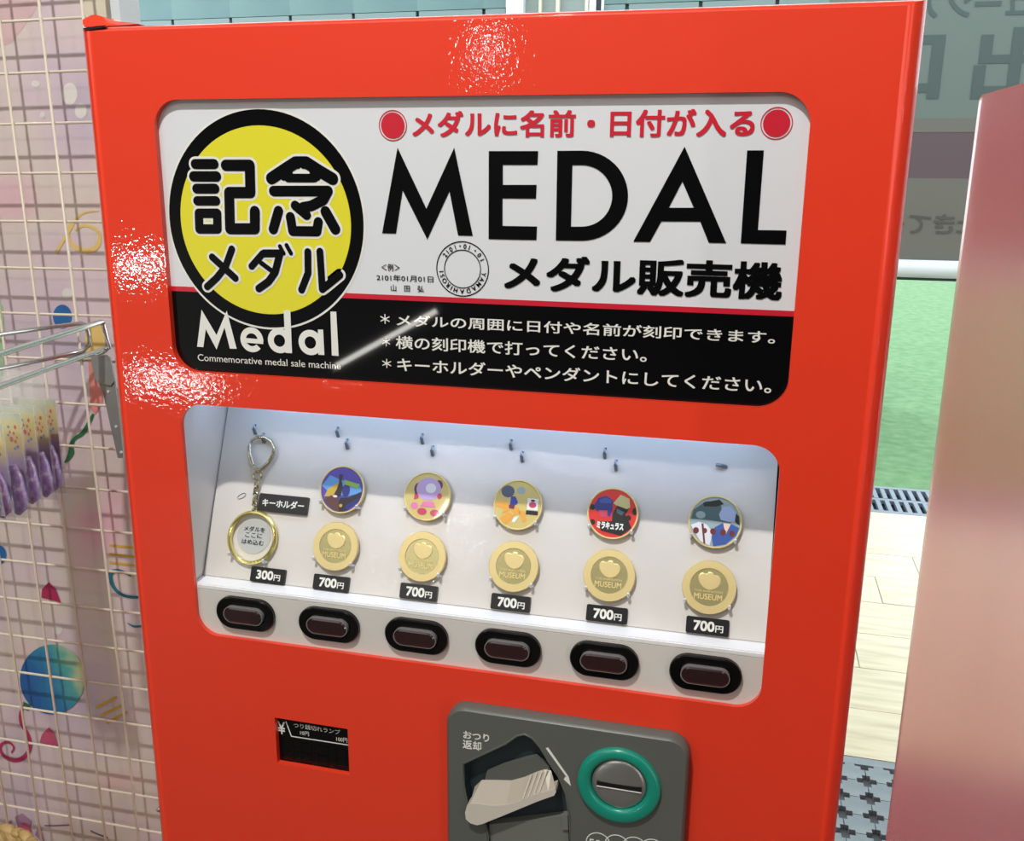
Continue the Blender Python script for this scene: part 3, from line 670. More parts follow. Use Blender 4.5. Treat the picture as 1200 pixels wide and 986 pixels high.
# plain gold medals: raised rim, darker field with a raised rounded cap shape and lettering
m0 = medal_root('plain gold medal on clips, leftmost in the lower row, above the first 700 tag', *LOW[0], G2)
rim(m0, GOLD, 0.0052)
bm = B(); polyface(bm, LOCAL, ell(0, 0, MR-0.0054, n=64), 0.00246); fd = obj('field', bm, GOLDD, m0)
cap_pts = []
ctl = [(.05,-.10),(.26,-.02),(.38,.16),(.40,.34),(.30,.46),(.15,.47),(.09,.55),(-.05,.56),(-.13,.49),(-.30,.51),(-.41,.40),(-.40,.22),(-.30,.06),(-.15,-.06)]
for i in range(14):
    p0, p1, p2, p3 = [Vector(ctl[(i+k) % 14]) for k in (-1, 0, 1, 2)]
    for q in range(4):
        t = q/4; v = 0.5*((2*p1)+(p2-p0)*t+(2*p0-5*p1+4*p2-p3)*t*t+(3*p1-p0-3*p2+p3)*t**3); cap_pts.append((v.x*MR, v.y*MR))
bm = B()
layer(bm, LOCAL, [(cap_pts, 0.0024), (cap_pts, 0.0027), ([(u*0.93, v*0.93+0.0002) for u, v in cap_pts], 0.0029)]); obj('raised_emblem', bm, GOLD, fd)
bm = B(); lettering(LOCAL, 'MUSEUM', (-.53*MR, .50*MR, -.46*MR, -.24*MR), GOLD, fd, 0.0027, 0.012, bm=bm); lettering(LOCAL, 'TOEI ANIMATION', (-.53*MR, .50*MR, -.19*MR, -.11*MR), GOLD, fd, 0.0027, 0.0, bm=bm)
obj('raised_lettering', bm, mat('raised_gold', rgb(232, 210, 142), 0.4, 0.3), fd)
def kids(o): return [c for c in bpy.data.objects if c.parent == o]
def dup(o, parent=None):
    c = o.copy(); COL.objects.link(c); c.parent = parent
    for k in kids(o): dup(k, c)
    return c
for k, lab in ((1, 'plain gold medal under the lilac and pink one, second in the lower row'), (2, 'plain gold medal under the orange and blue one, third in the lower row'),
               (3, 'plain gold medal under the red one, fourth in the lower row'), (4, 'plain gold medal under the blue coat one, rightmost in the lower row')):
    c = dup(m0); c.location = PANEL.at(*LOW[k], 0.0022); c['label'] = lab
for u, v in LOW: clips(u, v)

# ---- key ring holder hanging in the window
ku, kv = PANEL.uv(294.5, 630, 0.005)
KR = bpy.data.objects.new('keychain', None); COL.objects.link(KR); KR.location = PANEL.at(ku, kv, 0.003); KR.rotation_euler = ROT; WL[KR] = Vector((0, 0, 0))
tag(KR, 'gold ring medal holder on a snap clasp chain, left of the window', 'keychain')
bm = B(); rr = 0.0205
layer_p = [(rr-0.0010, -0.0015), (rr, -0.0006), (rr, 0.0016), (rr-0.0010, 0.0026), (rr-0.0018, 0.0028), (rr-0.0027, 0.0020), (rr-0.0027, -0.0015)]
R = [[bm.verts.new(LOCAL.at(u, v, n)) for u, v in ell(0, 0, q, n=64)] for q, n in layer_p]
for i in range(len(R)):
    a, b = R[i], R[(i+1) % len(R)]
    for k in range(64): bm.faces.new((a[k], a[(k+1) % 64], b[(k+1) % 64], b[k]))
auto(obj('ring', bm, GOLDY, KR), 30)
tu, tv = PANEL.uv(316, 601, 0.005); cu2, cv2 = PANEL.uv(303, 556, 0.005)
def klocal(x, y, n=0.003): u, v = PANEL.uv(x, y, n); return (u-ku, v-kv)
links = [((314.5,596),(310,585)), ((311,589),(302,576)), ((300,580),(299,569)), ((299,572),(303,562))]
chain = [(313,600), (312,592), (304.5,586), (300,580), (298.5,573), (300.5,566), (302.5,560)]
chain = [(299,601), (298.5,595), (299,589), (299.5,583), (300,577), (301,571), (302,565)]
for i in range(len(chain)-1):
    a = klocal(*chain[i]); b = klocal(*chain[i+1])
    c = ((a[0]+b[0])/2, (a[1]+b[1])/2); L_ = math.hypot(a[0]-b[0], a[1]-b[1])*0.5+0.0011; th = math.atan2(b[1]-a[1], b[0]-a[0])
    bm = B(); w = 0.0017 if i % 2 else 0.0008
    pts = []
    for k in range(14):
        t = 2*PI*k/14; x, y = L_*math.cos(t), w*math.sin(t)
        pts.append(LOCAL.at(c[0]+x*math.cos(th)-y*math.sin(th), c[1]+x*math.sin(th)+y*math.cos(th), 0.0005 + (0.0 if i % 2 else 0.0014*math.sin(t))))
    tubep(bm, pts, 0.0008, 6, True); auto(obj('chain_link', bm, NICKEL, KR), 60)
a = klocal(302, 558); bm = B()
tubep(bm, [LOCAL.at(a[0]+0.0034*math.cos(t), a[1]+0.0034*math.sin(t), 0.0005) for t in [2*PI*k/20 for k in range(20)]], 0.0009, 6, True); auto(obj('jump_ring', bm, NICKEL, KR), 60)
cl_ = [(303,551.5),(296,545),(292.5,535),(292.5,524),(296,516),(303,512.5),(311,513),(318,517.5),(322,525),(321,533),(316,542),(309,549)]
bm = B(); tubep(bm, [LOCAL.at(*klocal(*q), 0.001) for q in cl_], [0.0017,0.0014,0.0013,0.0012,0.0012,0.0013,0.0014,0.0014,0.0014,0.0016,0.0017,0.0018], 8, True); auto(obj('clasp', bm, NICKEL, KR), 60)
bm = B(); tubep(bm, [LOCAL.at(*klocal(294.5,520), 0.0022), LOCAL.at(*klocal(295,532), 0.0024), LOCAL.at(*klocal(299,545), 0.0022)], 0.0009, 8); auto(obj('clasp_gate', bm, CHROME, KR), 60)
clips(ku, kv, 0.0207, (222, 308))
bm = B(); bmesh.ops.create_uvsphere(bm, u_segments=12, v_segments=8, radius=0.0009, matrix=Matrix.Translation(PANEL.at(*PANEL.uv(291, 692), 0.001)))
bm.free()

# ---- change lamp display
FD = Frame((0, 0.0046, 0), (1, 0, 0), (0, 0, 1))
ds = obj('change_display', boxes(((CD[0]-0.006, 0.0047, CD[2]-0.006), (CD[1]+0.006, 0.009, CD[3]+0.006))), BLACKP, VM)
lettering(FD, '¥', pbox(FD, (325.3, 845.2), (334.7, 861.2)), INKW, ds, 0.0001, 0.01)
bm = B(); a, b, c = FD.uv(335.2, 846), FD.uv(341.6, 863), FD.uv(410, 873.6)
stroke(bm, FD, [a, b, c], 0.0009, 0.0001); obj('marking_line', bm, INKW, ds)
lettering(FD, 'つり銭切れランプ', pbox(FD, (343.9, 847.0), (398.9, 861.2)), INKW, ds, 0.0001, 0.005)
lettering(FD, '10円', pbox(FD, (351.7, 856.4), (362.2, 863.0)), INKW, ds, 0.0001, 0.0)
lettering(FD, '100円', pbox(FD, (394.1, 863.4), (407.2, 870.8)), INKW, ds, 0.0001, 0.0)
for k in range(4):
    a = FD.uv(331+20.6*k, 868+3.2*k); b = FD.uv(344+20.6*k, 893+3*k)
    bm = B(); u0, v1, u1, v0 = a[0], a[1], b[0], b[1]; vm = (v0+v1)/2; g = 0.0009
    for s0, s1 in (((u0,v1),(u1,v1)), ((u0,vm),(u1,vm)), ((u0,v0),(u1,v0)), ((u0,v0+g),(u0,vm-g)), ((u0,vm+g),(u0,v1-g)), ((u1,v0+g),(u1,vm-g)), ((u1,vm+g),(u1,v1-g))):
        stroke(bm, FD, [s0, s1], 0.0008, 0.0001)
    obj('unlit_digit', bm, SEG, ds)

# ---- coin unit
CP = Frame((0, -0.010, 0), (1, 0, 0), (0, 0, 1))
cx0 = CP.uv(526.5, 905)[0]; cx1 = CP.uv(803, 905)[0]; cz1 = CP.uv(665, 851.5)[1]; cz0 = cz1 - 0.175
bm = B()
pocket_px = [(543, 895), (592.7, 871.7), (606, 862.5), (615, 860.8), (623.7, 865.2), (633, 876), (644.3, 895), (655, 911), (663, 931), (667.6, 958), (669, 1010), (572, 1010), (572, 980), (568.7, 965.7), (556, 960), (548.8, 952), (543.6, 920.7)]
pocket = [CP.uv(*q) for q in pocket_px]
hole_s = list(pocket)
def tri_fill(bm, outlines, y): fill_curve(outlines, bm, y)
oo = rrect(cx0, cx1, cz0, cz1, 0.012, 8); ob_ = rrect(cx0-0.0022, cx1+0.0022, cz0-0.0022, cz1+0.0022, 0.014, 8)
tri_fill(bm, [oo, pocket], -0.010)
a = [bm.verts.new((u, -0.010, v)) for u, v in oo]; b = [bm.verts.new((u, -0.0078, v)) for u, v in ob_]; c = [bm.verts.new((u, -0.0002, v)) for u, v in ob_]
for s0, s1 in ((a, b), (b, c)):
    for i in range(len(a)): bm.faces.new((s0[i], s0[(i+1) % len(a)], s1[(i+1) % len(a)], s1[i]))
bmesh.ops.recalc_face_normals(bm, faces=bm.faces)
cu_ = obj('coin_unit', bm, GREY, VM); auto(cu_, 60)
bm = B(); pd = 0.0096
sh = [(u*0.96+0.04*0.045, v*0.96-0.04*0.26) for u, v in pocket]
a = [bm.verts.new((u, -0.010, v)) for u, v in pocket]; b = [bm.verts.new((u, -0.0004, v)) for u, v in sh]
for i in range(len(a)): bm.faces.new((a[i], b[i], b[(i+1) % len(a)], a[(i+1) % len(a)]))
fpk = bm.faces.new(b); bmesh.ops.triangulate(bm, faces=[fpk]); bmesh.ops.recalc_face_normals(bm, faces=bm.faces)
obj('lever_pocket', bm, DGREY, cu_)
def zc_(x, y, n=0.0): return CP.uv(510+x/3.871, 820+y/3.871, n)
# raised lip around the pocket
bm = B(); tubep(bm, [CP.at(u, v, -0.0002) for u, v in pocket], 0.0009, 6, True); auto(obj('pocket_rim', bm, GREY, cu_), 60)
bm = B(); prism(bm, CP, [zc_(*q) for q in ((215,392),(225,350),(300,318),(400,288),(450,278),(510,318),(520,345),(400,385),(300,395))], -0.0085, -0.0045); obj('lever_hub', bm, GREY, cu_)
bm = B(); prism(bm, CP, [zc_(*q) for q in ((240,580),(420,560),(600,540),(604,760),(255,760),(240,620))], -0.0090, -0.0030); obj('lower_ramp', bm, MGREY, cu_)
bm = B(); prism(bm, CP, [zc_(*q) for q in ((574,530),(600,530),(603,596),(574,596))], -0.0030, -0.0010); obj('stop_block', bm, MGREY, cu_)
lev = [(150,520),(146,490),(154,462),(172,448),(205,450),(260,458),(330,456),(400,436),(470,405),(520,392),(553,380),(556,396),(548,412),(470,440),(350,490),(225,541),(200,547),(170,538)]
levT = [(160,452),(168,420),(184,394),(204,382),(260,382),(340,384),(400,368),(450,345),(490,332),(515,338),(558,372),(553,384),(520,396),(470,409),(400,440),(330,460),(260,462),(205,454)]
bm = B()
prism(bm, CP, [zc_(*q) for q in lev], -0.004, 0.0060)
bmesh.ops.recalc_face_normals(bm, faces=bm.faces)
lv = obj('return_lever', bm, BEIGE, cu_)
bm = B()
# upper face of the lever slopes back into the pocket, its shade put in as darker beige
f_ = [CP.at(*zc_(*q), 0.0058) for q in ((168,450),(205,452),(260,460),(330,458),(400,438),(470,407),(520,394),(555,380))]
g_ = [CP.at(*zc_(*q), -0.0045) for q in ((172,412),(204,382),(262,382),(340,384),(400,368),(450,346),(488,334),(520,340))]
fv = [bm.verts.new(q) for q in f_]; gv = [bm.verts.new(q) for q in g_]
for i in range(7): bm.faces.new((fv[i], fv[i+1], gv[i+1], gv[i]))
bmesh.ops.recalc_face_normals(bm, faces=bm.faces)
mb_ = mat('lever_shade_beige', rgb(176, 166, 150), 0.4)
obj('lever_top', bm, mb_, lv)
bm = B()
for k in range(4):
    x = 405 + 24*k
    tubep(bm, [CP.at(*zc_(x+28, 352-8*k), -0.0030), CP.at(*zc_(x+2, 430-10*k), 0.0058)], 0.0006, 6)
obj('grip_ribs', bm, BEIGE, lv)
lettering(CP, 'おつり', pbox(CP, (543, 856.2), (573.3, 869.8)), INKW, cu_, 0.0002, 0.02)
lettering(CP, '返却', pbox(CP, (542.3, 866.4), (564.2, 880.4)), INKW, cu_, 0.0002, 0.02)
bm = B(); polyface(bm, CP, [zc_(*q) for q in ((501,220),(512,216),(606,350),(616,392),(583,362),(590,350),(596,352))], 0.0002); obj('arrow', bm, INKW, cu_)
rc = CP.uv(725.4, 920.7, 0.001); ic = CP.uv(725.7, 918, 0.004)
bm = B(); ro = 0.0288; c0 = rc
rp = [(0.0288, 0.0), (0.0288, 0.0020), (0.0280, 0.0032), (0.0262, 0.0040), (0.0225, 0.0042), (0.0204, 0.0036), (0.0195, 0.0022), (0.0190, -0.001)]
R = [[bm.verts.new(CP.at(u, v, n)) for u, v in ell(c0[0]-0.0002, c0[1]+ (0.0012 if i > 3 else 0), q, n=64)] for i, (q, n) in enumerate(rp)]
for i in range(len(R)-1):
    for k in range(64): bm.faces.new((R[i][k], R[i][(k+1) % 64], R[i+1][(k+1) % 64], R[i+1][k]))
bmesh.ops.recalc_face_normals(bm, faces=bm.faces)
ring = obj('coin_slot_ring', bm, TEAL, cu_, smooth=True)
bm = B(); cc = (c0[0], c0[1]+0.0012); rp = [(0.0191, 0.0004), (0.0186, 0.0016), (0.0165, 0.0026), (0.012, 0.0034), (0.006, 0.0038), (0.0008, 0.0039)]
layer(bm, CP, [(ell(*cc, q, n=48), n) for q, n in rp]); obj('steel_disc', bm, STEEL, ring, smooth=True)
bm = B(); a = CP.uv(699.5, 914, 0.0042); b = CP.uv(752, 920.5, 0.0042)
prism(bm, CP, [(a[0], cc[1]-0.0016), (b[0], cc[1]-0.0016), (b[0], cc[1]+0.0016), (a[0], cc[1]+0.0016)], 0.0, 0.0043); obj('coin_slot', bm, BLACKV, ring)
bm = B(); prism(bm, CP, [(a[0], cc[1]-0.0022), (b[0], cc[1]-0.0022), (b[0], cc[1]-0.0016), (a[0], cc[1]-0.0016)], 0.0, 0.0046); obj('slot_highlight', bm, LIP, ring)  # thin white bar put in as the highlight along the slot's lower edge
bm = B()
for k, (x, y, t_) in enumerate(((701, 988.5, '500'), (723, 991, '100'), (743.8, 993.5, '50'), (765, 996, '10'))):
    c = CP.uv(x, y); rr = 0.0088
    ringp(bm, CP, ell(*c, rr, n=40), ell(*c, rr-0.0007, n=40), 0.0001+0.00005*k, 0.0002+0.00005*k)
    w = {3: 0.0066, 2: 0.0052}[len(t_)]
    lettering(CP, t_, (c[0]-w, c[0]+w, c[1]-0.0034, c[1]+0.0030), INKW, cu_, 0.0004, 0.012, bm=bm)
obj('coin_markings', bm, INKW, cu_)

# ================================================================ translucent pink partition at the right
A = Vector((0.3214, 0.15)); Bp = Vector((0.3278, 0.0655)); d = (Bp-A).normalized(); pn = Vector((-d.y, d.x))
if pn.x < 0: pn = -pn
pinkm = bpy.data.materials.new('translucent_rose_acrylic'); pinkm.use_nodes = True
N, L = pinkm.node_tree.nodes, pinkm.node_tree.links
out = N['Material Output']; gl = N['Principled BSDF']; df = N.new('ShaderNodeBsdfDiffuse'); mx = N.new('ShaderNodeMixShader')
gl.inputs['Base Color'].default_value = (0.90, 0.90, 0.87, 1); gl.inputs['Transmission Weight'].default_value = 1.0
gl.inputs['Roughness'].default_value = 0.22; gl.inputs['IOR'].default_value = 1.17
df.inputs['Color'].default_value = (0.88, 0.20, 0.23, 1); mx.inputs[0].default_value = 0.36
L.new(gl.outputs[0], mx.inputs[1]); L.new(df.outputs[0], mx.inputs[2]); L.new(mx.outputs[0], out.inputs['Surface'])
PC = empty('acrylic_partition', (0.35, 0.0, FZ), 'translucent rose pink acrylic partition standing right of the red machine', 'partition')
L_ = 0.34; Wd = 0.004; zt_ = 0.2155; rc_ = 0.006
SH = Frame((A.x, A.y, 0), (d.x, d.y, 0), (0, 0, 1))
o_ = [(L_, FZ+0.03), (L_, zt_)] + [(rc_-rc_*math.sin(PI/2*k/6), zt_-rc_+rc_*math.cos(PI/2*k/6)) for k in range(7)] + [(0, FZ+0.03)]
bm = B(); prism(bm, SH, o_, 0, Wd if SH.N.dot(Vector((pn.x, pn.y, 0))) > 0 else -Wd)
bmesh.ops.recalc_face_normals(bm, faces=bm.faces)
obj('sheet', bm, pinkm, PC)
foot = mat('partition_foot_grey', rgb(120, 116, 116), 0.5); bm = B()
c0_ = Vector((A.x, A.y))-d*0.01-pn*0.03; q4 = [c0_, c0_+d*(L_+0.02), c0_+d*(L_+0.02)+pn*0.064, c0_+pn*0.064]
a = [bm.verts.new((q.x, q.y, FZ)) for q in q4]; b = [bm.verts.new((q.x, q.y, FZ+0.03)) for q in q4]
bm.faces.new(b); bm.faces.new(list(reversed(a)))
for i in range(4): bm.faces.new((a[i], a[(i+1) % 4], b[(i+1) % 4], b[i]))
bmesh.ops.recalc_face_normals(bm, faces=bm.faces)
obj('foot', bm, foot, PC)

# ================================================================ wire mesh and printed backdrop at the left
wirem = mat('cream_coated_wire', rgb(226, 216, 196), 0.35, coat=0.2)
t = 0.0142
MESH = Frame((-0.5312, 0.30, 0), (1, t, 0) and (1, 0, t), (-t, 0, 1))
WM = empty('wire_mesh_panel', (-0.8, 0.30, FZ), 'cream coated wire mesh display panel left of the red machine', 'wire mesh')
P_ = 0.0499
for k in range(-1, 10):
    u = -k*P_; bm = B(); v0 = -1.29
    if k == -1:
        pass
    tubep(bm, [MESH.at(u, v0, 0.0016), MESH.at(u, 0.62, 0.0016)], 0.00155, 8); obj('wire', bm, wirem, WM, smooth=True)
for j in range(-6, 32):
    v = 0.3115-0.0503*j; bm = B()
    if v < -1.29: break
    tubep(bm, [MESH.at(-9*P_-0.004, v, -0.0014), MESH.at(P_+0.002, v, -0.0014)], 0.00155, 8); obj('wire', bm, wirem, WM, smooth=True)
BD = Frame((0, 0.335, 0), (1, 0, 0), (0, 0, 1))
back = mat('pink_lilac_print', rgb(205, 185, 190), 0.55)
mottle(back, [(0.30, rgb(194, 180, 198)), (0.46, rgb(216, 198, 204)), (0.58, rgb(218, 206, 198)), (0.72, rgb(228, 184, 194))], 6, 2)
ivory = mat('ivory_board_edge', rgb(216, 208, 186), 0.5); greyp = mat('grey_post', rgb(140, 146, 158), 0.5)
xe = BD.uv(100, 5)[0]
bdp = empty('printed_backdrop', (-0.8, 0.34, FZ), 'pink and lilac party print backdrop board behind the wire mesh', 'backdrop')
bd = obj('printed_board', boxes(((-1.15, 0.335, FZ), (xe, 0.345, 0.70))), back, bdp)
e2 = BD.uv(125, 5)[0]; obj('ivory_edge_strip', boxes(((xe, 0.333, FZ), (e2, 0.352, 0.70))), ivory, bdp)
e3 = BD.uv(128.5, 5)[0]; obj('grey_edge_strip', boxes(((e2, 0.34, FZ), (e3, 0.36, 0.70))), greyp, bdp)
e4 = BD.uv(139, 5)[0]; obj('white_edge_post', boxes(((e3, 0.336, FZ), (e4, 0.37, 0.70))), white_f, bdp)
pc = {n: mat('backdrop_'+n, rgb(*c), 0.55) for n, c in dict(blue=(38,104,168), ball=(40,110,160), teal=(80,168,170), palegreen=(168,200,160), gold=(214,176,60), ochre=(226,196,120), coral=(222,140,130), green=(38,112,66),
      magenta=(176,44,92), rose=(196,84,120), mauve=(168,128,160), slate=(90,84,110), aqua=(36,118,140), pale=(226,222,216), blush=(216,184,186), lilac=(180,168,194), lime=(196,206,150)).items()}
bm_ = pc['ball']; N, L, p_ = nodes(bm_); tc = N.new('ShaderNodeTexCoord'); sp = N.new('ShaderNodeSeparateXYZ'); ad = N.new('ShaderNodeMath'); nz = noise(bm_, 40, 2)
ad2 = N.new('ShaderNodeMath'); ad2.operation = 'MULTIPLY_ADD'; ad2.inputs[1].default_value = 0.5
rm = N.new('ShaderNodeValToRGB'); e = rm.color_ramp.elements
while len(e) < 4: e.new(.5)
for i, (ps, c) in enumerate(((0.6, (36,96,164)), (0.95, (48,130,178)), (1.25, (84,170,164)), (1.5, (206,214,160)))): e[i].position = ps/2.2; e[i].color = rgb(*c)
L.new(tc.outputs['Generated'], sp.inputs[0]); L.new(sp.outputs['X'], ad.inputs[0]); mz = N.new('ShaderNodeMath'); mz.operation = 'MULTIPLY'; mz.inputs[1].default_value = 0.4; L.new(sp.outputs['Z'], mz.inputs[0]); L.new(mz.outputs[0], ad.inputs[1])
L.new(nz.outputs[0], ad2.inputs[0]); L.new(ad.outputs[0], ad2.inputs[2])
dv = N.new('ShaderNodeMath'); dv.operation = 'DIVIDE'; dv.inputs[1].default_value = 2.2; L.new(ad2.outputs[0], dv.inputs[0]); L.new(dv.outputs[0], rm.inputs[0]); L.new(rm.outputs[0], p_.inputs['Base Color'])
_lay = [0]
def bprint(name, col, pts, n=None):
    _lay[0] += 1
    bm = B(); polyface(bm, BD, [BD.uv(*q) for q in pts], 0.0002+0.00004*_lay[0]); return obj(name, bm, pc[col], bd)
def smooth2(pts, ws, m=5):
    P, Q = [], []; n = len(pts); pts = [Vector(p_) for p_ in pts]
    for i in range(n-1):
        p0, p1, p2, p3 = pts[max(0, i-1)], pts[i], pts[i+1], pts[min(n-1, i+2)]
        for q in range(m):
            t = q/m; v = 0.5*((2*p1)+(p2-p0)*t+(2*p0-5*p1+4*p2-p3)*t*t+(3*p1-p0-3*p2+p3)*t**3); P.append((v.x, v.y)); Q.append(ws[i]*(1-t)+ws[i+1]*t)
    P.append(tuple(pts[-1])); Q.append(ws[-1]); return P, Q
def bstroke(name, col, pts, ws):
    ws = ws if isinstance(ws, list) else [ws]*len(pts); pts, ws = smooth2(pts, ws)
    _lay[0] += 1; bm = B(); q = [BD.uv(*p_) for p_ in pts]; ws = ws if isinstance(ws, list) else [ws]*len(q)
    L, R2 = [], []
    for i in range(len(q)):
        a = q[max(0, i-1)]; b = q[min(len(q)-1, i+1)]; t_ = math.atan2(b[1]-a[1], b[0]-a[0]); w = ws[i]/2/1000
        L.append((q[i][0]-w*math.sin(t_), q[i][1]+w*math.cos(t_))); R2.append((q[i][0]+w*math.sin(t_), q[i][1]-w*math.cos(t_)))
    n = 0.0002+0.00004*_lay[0]
    for i in range(len(q)-1): bm.faces.new([bm.verts.new(BD.at(*w_, n)) for w_ in (L[i], R2[i], R2[i+1], L[i+1])])
    return obj(name, bm, pc[col], bd)
def ep(cx, cy, rx, ry, n=32, a=0): return [(cx+rx*math.cos(2*PI*k/n), cy-ry*math.sin(2*PI*k/n)) for k in range(n)]
bprint('printed_patch', 'blush', [(-20,0),(48,0),(38,18),(26,34),(14,50),(-20,62)]); bprint('printed_dot', 'pale', ep(42,98,5,4)); bprint('printed_dot', 'pale', ep(82,110,9,13)); bprint('printed_dot', 'pale', ep(95,130,7,9)); bprint('printed_dot', 'pale', ep(50,135,3,4)); bprint('printed_dot','pale',ep(79,344,6,6)); bprint('printed_dot','pale',ep(68,738,6,6))
bprint('printed_leaf', 'palegreen', [(0,350),(4,362),(6,400),(4,440),(0,452),(-12,452),(-12,350)])
bstroke('printed_ribbon', 'ochre', [(66,297),(72,286),(82,270),(90,256),(100,249),(116,247)], [4,4,3,3,2,1])
bstroke('printed_ribbon', 'ochre', [(85,258),(80,272),(84,286),(96,293),(110,292),(117,282),(114,270),(100,264),(88,270)], [2,4,5,6,6,5,4,3,2])
bprint('printed_dot', 'blue', ep(73.5,371,11,14))
bprint('printed_balloon', 'ochre', ep(112,400,12,24)); bprint('printed_balloon', 'coral', [(104,420),(122,424),(121,470),(112,486),(106,478)])
bstroke('printed_ribbon', 'green', [(110,485),(104,497),(97,508),(88,514),(84,522),(84,530),(80,538),(76,542)], [3,5,5,4,6,8,5,1])
for k in range(3): bstroke('printed_stripe', 'gold', [(129,639+10*k),(160,642+10.5*k)], 3)
bstroke('printed_ribbon', 'aqua', [(154,675),(142,669),(131,671),(131,682),(138,693),(150,699),(166,700)], [2,4,6,6,5,4,3]); bstroke('printed_ribbon', 'aqua', [(150,730),(158,734),(170,733)], [1,3,3])
bprint('printed_dot', 'blue', ep(0,650,8,11))
bprint('printed_petal', 'magenta', [(49,700),(50,690),(58,682),(66,690),(72,706)]); bprint('printed_petal','rose',[(47,870),(50,860),(58,852),(65,860),(69,876)])
bprint('printed_ball', 'ball', ep(62,796,38,41)); 0 and bprint('printed_ball', 'blue', [(26,800),(40,836),(66,838),(88,826),(60,800),(40,770)]); 0 and bprint('printed_ball', 'teal', [(50,757),(70,757),(90,772),(99,795),(90,800),(66,782)]); 0 and bprint('printed_ball', 'lime', [(92,778),(99,796),(92,816),(84,800)])
bprint('printed_leaf', 'green', [(28,822),(37,826),(34,833),(28,830)])
bstroke('printed_ribbon', 'magenta', [(29,826),(25,836),(26,848),(33,860),(36,874),(30,886),(18,891),(6,886),(1,877),(4,871),(12,870),(17,876),(14,882)], [3,5,6,6,6,6,6,6,4,4,4,3,2])
for a, b in (((113,829),(137,817)), ((119,838),(144,826)), ((125,847),(149,834))): bstroke('printed_stripe', 'gold', [a, b], 3.4)
bprint('printed_flower', 'mauve', [(18,957),(26,953),(38,962),(34,974),(26,978),(22,970)]); bprint('printed_flower', 'rose', [(20,975),(28,963),(36,968),(39,980),(24,978)]); bprint('printed_flower','mauve',[(2,972),(14,960),(13,975)]); bprint('printed_flower','mauve',[(46,966),(42,978),(54,990),(50,975)])
bstroke('printed_line', 'slate', [(107,973),(116,977),(127,981)], 2); bstroke('printed_line', 'slate', [(53,967),(66,967),(82,966)], 1.4)

# ================================================================ display hooks with hanging bags
def at(x, y, Y): return hz_(x, y, Y)
H1 = empty('display_hook', at(127, 408, 0.28), 'long chrome double hook with a grey plate, nearer to the red machine', 'hook', 'chrome hooks on the wire mesh')
bm = B(); tubep(bm, [at(-40, 428, 0.02), at(0, 415, 0.08), at(60, 396, 0.18), at(118, 377.5, 0.285), at(122, 379, 0.288)], 0.0028, 12); auto(obj('upper_rod', bm, CHROME, H1), 60)
bm = B(); tubep(bm, [at(-40, 468, 0.02), at(0, 453, 0.08), at(60, 431, 0.18), at(122, 409, 0.285)], 0.0026, 12); auto(obj('lower_rod', bm, CHROME, H1), 60)
bm = B(); tubep(bm, [at(120, 377, 0.288), at(124.5, 392, 0.288), at(128, 408, 0.287), at(122, 412, 0.286), at(112, 416, 0.285)], 0.0025, 10); auto(obj('end_link', bm, CHROME, H1), 60)
platem = mat('grey_steel_plate', rgb(142, 144, 142), 0.45, 0.3)
def plate(pts, Y, m, name, parent, th=0.002):
    bm = B(); a = [bm.verts.new(at(x, y, Y)) for x, y in pts]; b = [bm.verts.new(at(x, y, Y)+Vector((0, th, 0))) for x, y in pts]
    f = bm.faces.new(a); g = bm.faces.new(list(reversed(b)))
    for i in range(len(a)): bm.faces.new((a[i], b[i], b[(i+1) % len(a)], a[(i+1) % len(a)]))
    bmesh.ops.triangulate(bm, faces=[f, g]); bmesh.ops.recalc_face_normals(bm, faces=bm.faces); return obj(name, bm, m, parent)
plate([(106,421),(109,418),(125,416),(129,420),(134,446),(130,452),(116,450),(111,444)], 0.282, platem, 'plate', H1)
st_ = plate([(116,450),(134,446),(139,480),(144.5,537),(138,537),(130,500),(121,462)], 0.284, platem, 'strip', H1)
for x, y in ((127,459), (136,500), (142,530)):
    bm = B(); c = at(x, y, 0.2835); bmesh.ops.create_cone(bm, cap_ends=True, segments=12, radius1=0.0015, radius2=0.0015, depth=0.0012, matrix=Matrix.Translation(c) @ Matrix.Rotation(PI/2, 4, 'X')); obj('rivet', bm, CLIP, st_)
H2 = empty('display_hook', at(104, 400, 0.29), 'short chrome loop hook behind the long one, on the mesh', 'hook', 'chrome hooks on the wire mesh')
bm = B(); tubep(bm, [at(-40, 402, 0.16), at(0, 392, 0.21), at(55, 384, 0.26), at(96, 379, 0.29), at(101, 381, 0.291), at(104, 392, 0.291), at(105, 404, 0.291), at(98, 411, 0.29), at(86, 414, 0.285), at(40, 424, 0.25), at(-10, 434, 0.2)], 0.0024, 10); auto(obj('rod', bm, CHROME, H2), 60)
plate([(72,417),(90,413),(116,416),(112,419),(74,420)], 0.290, platem, 'plate', H2)
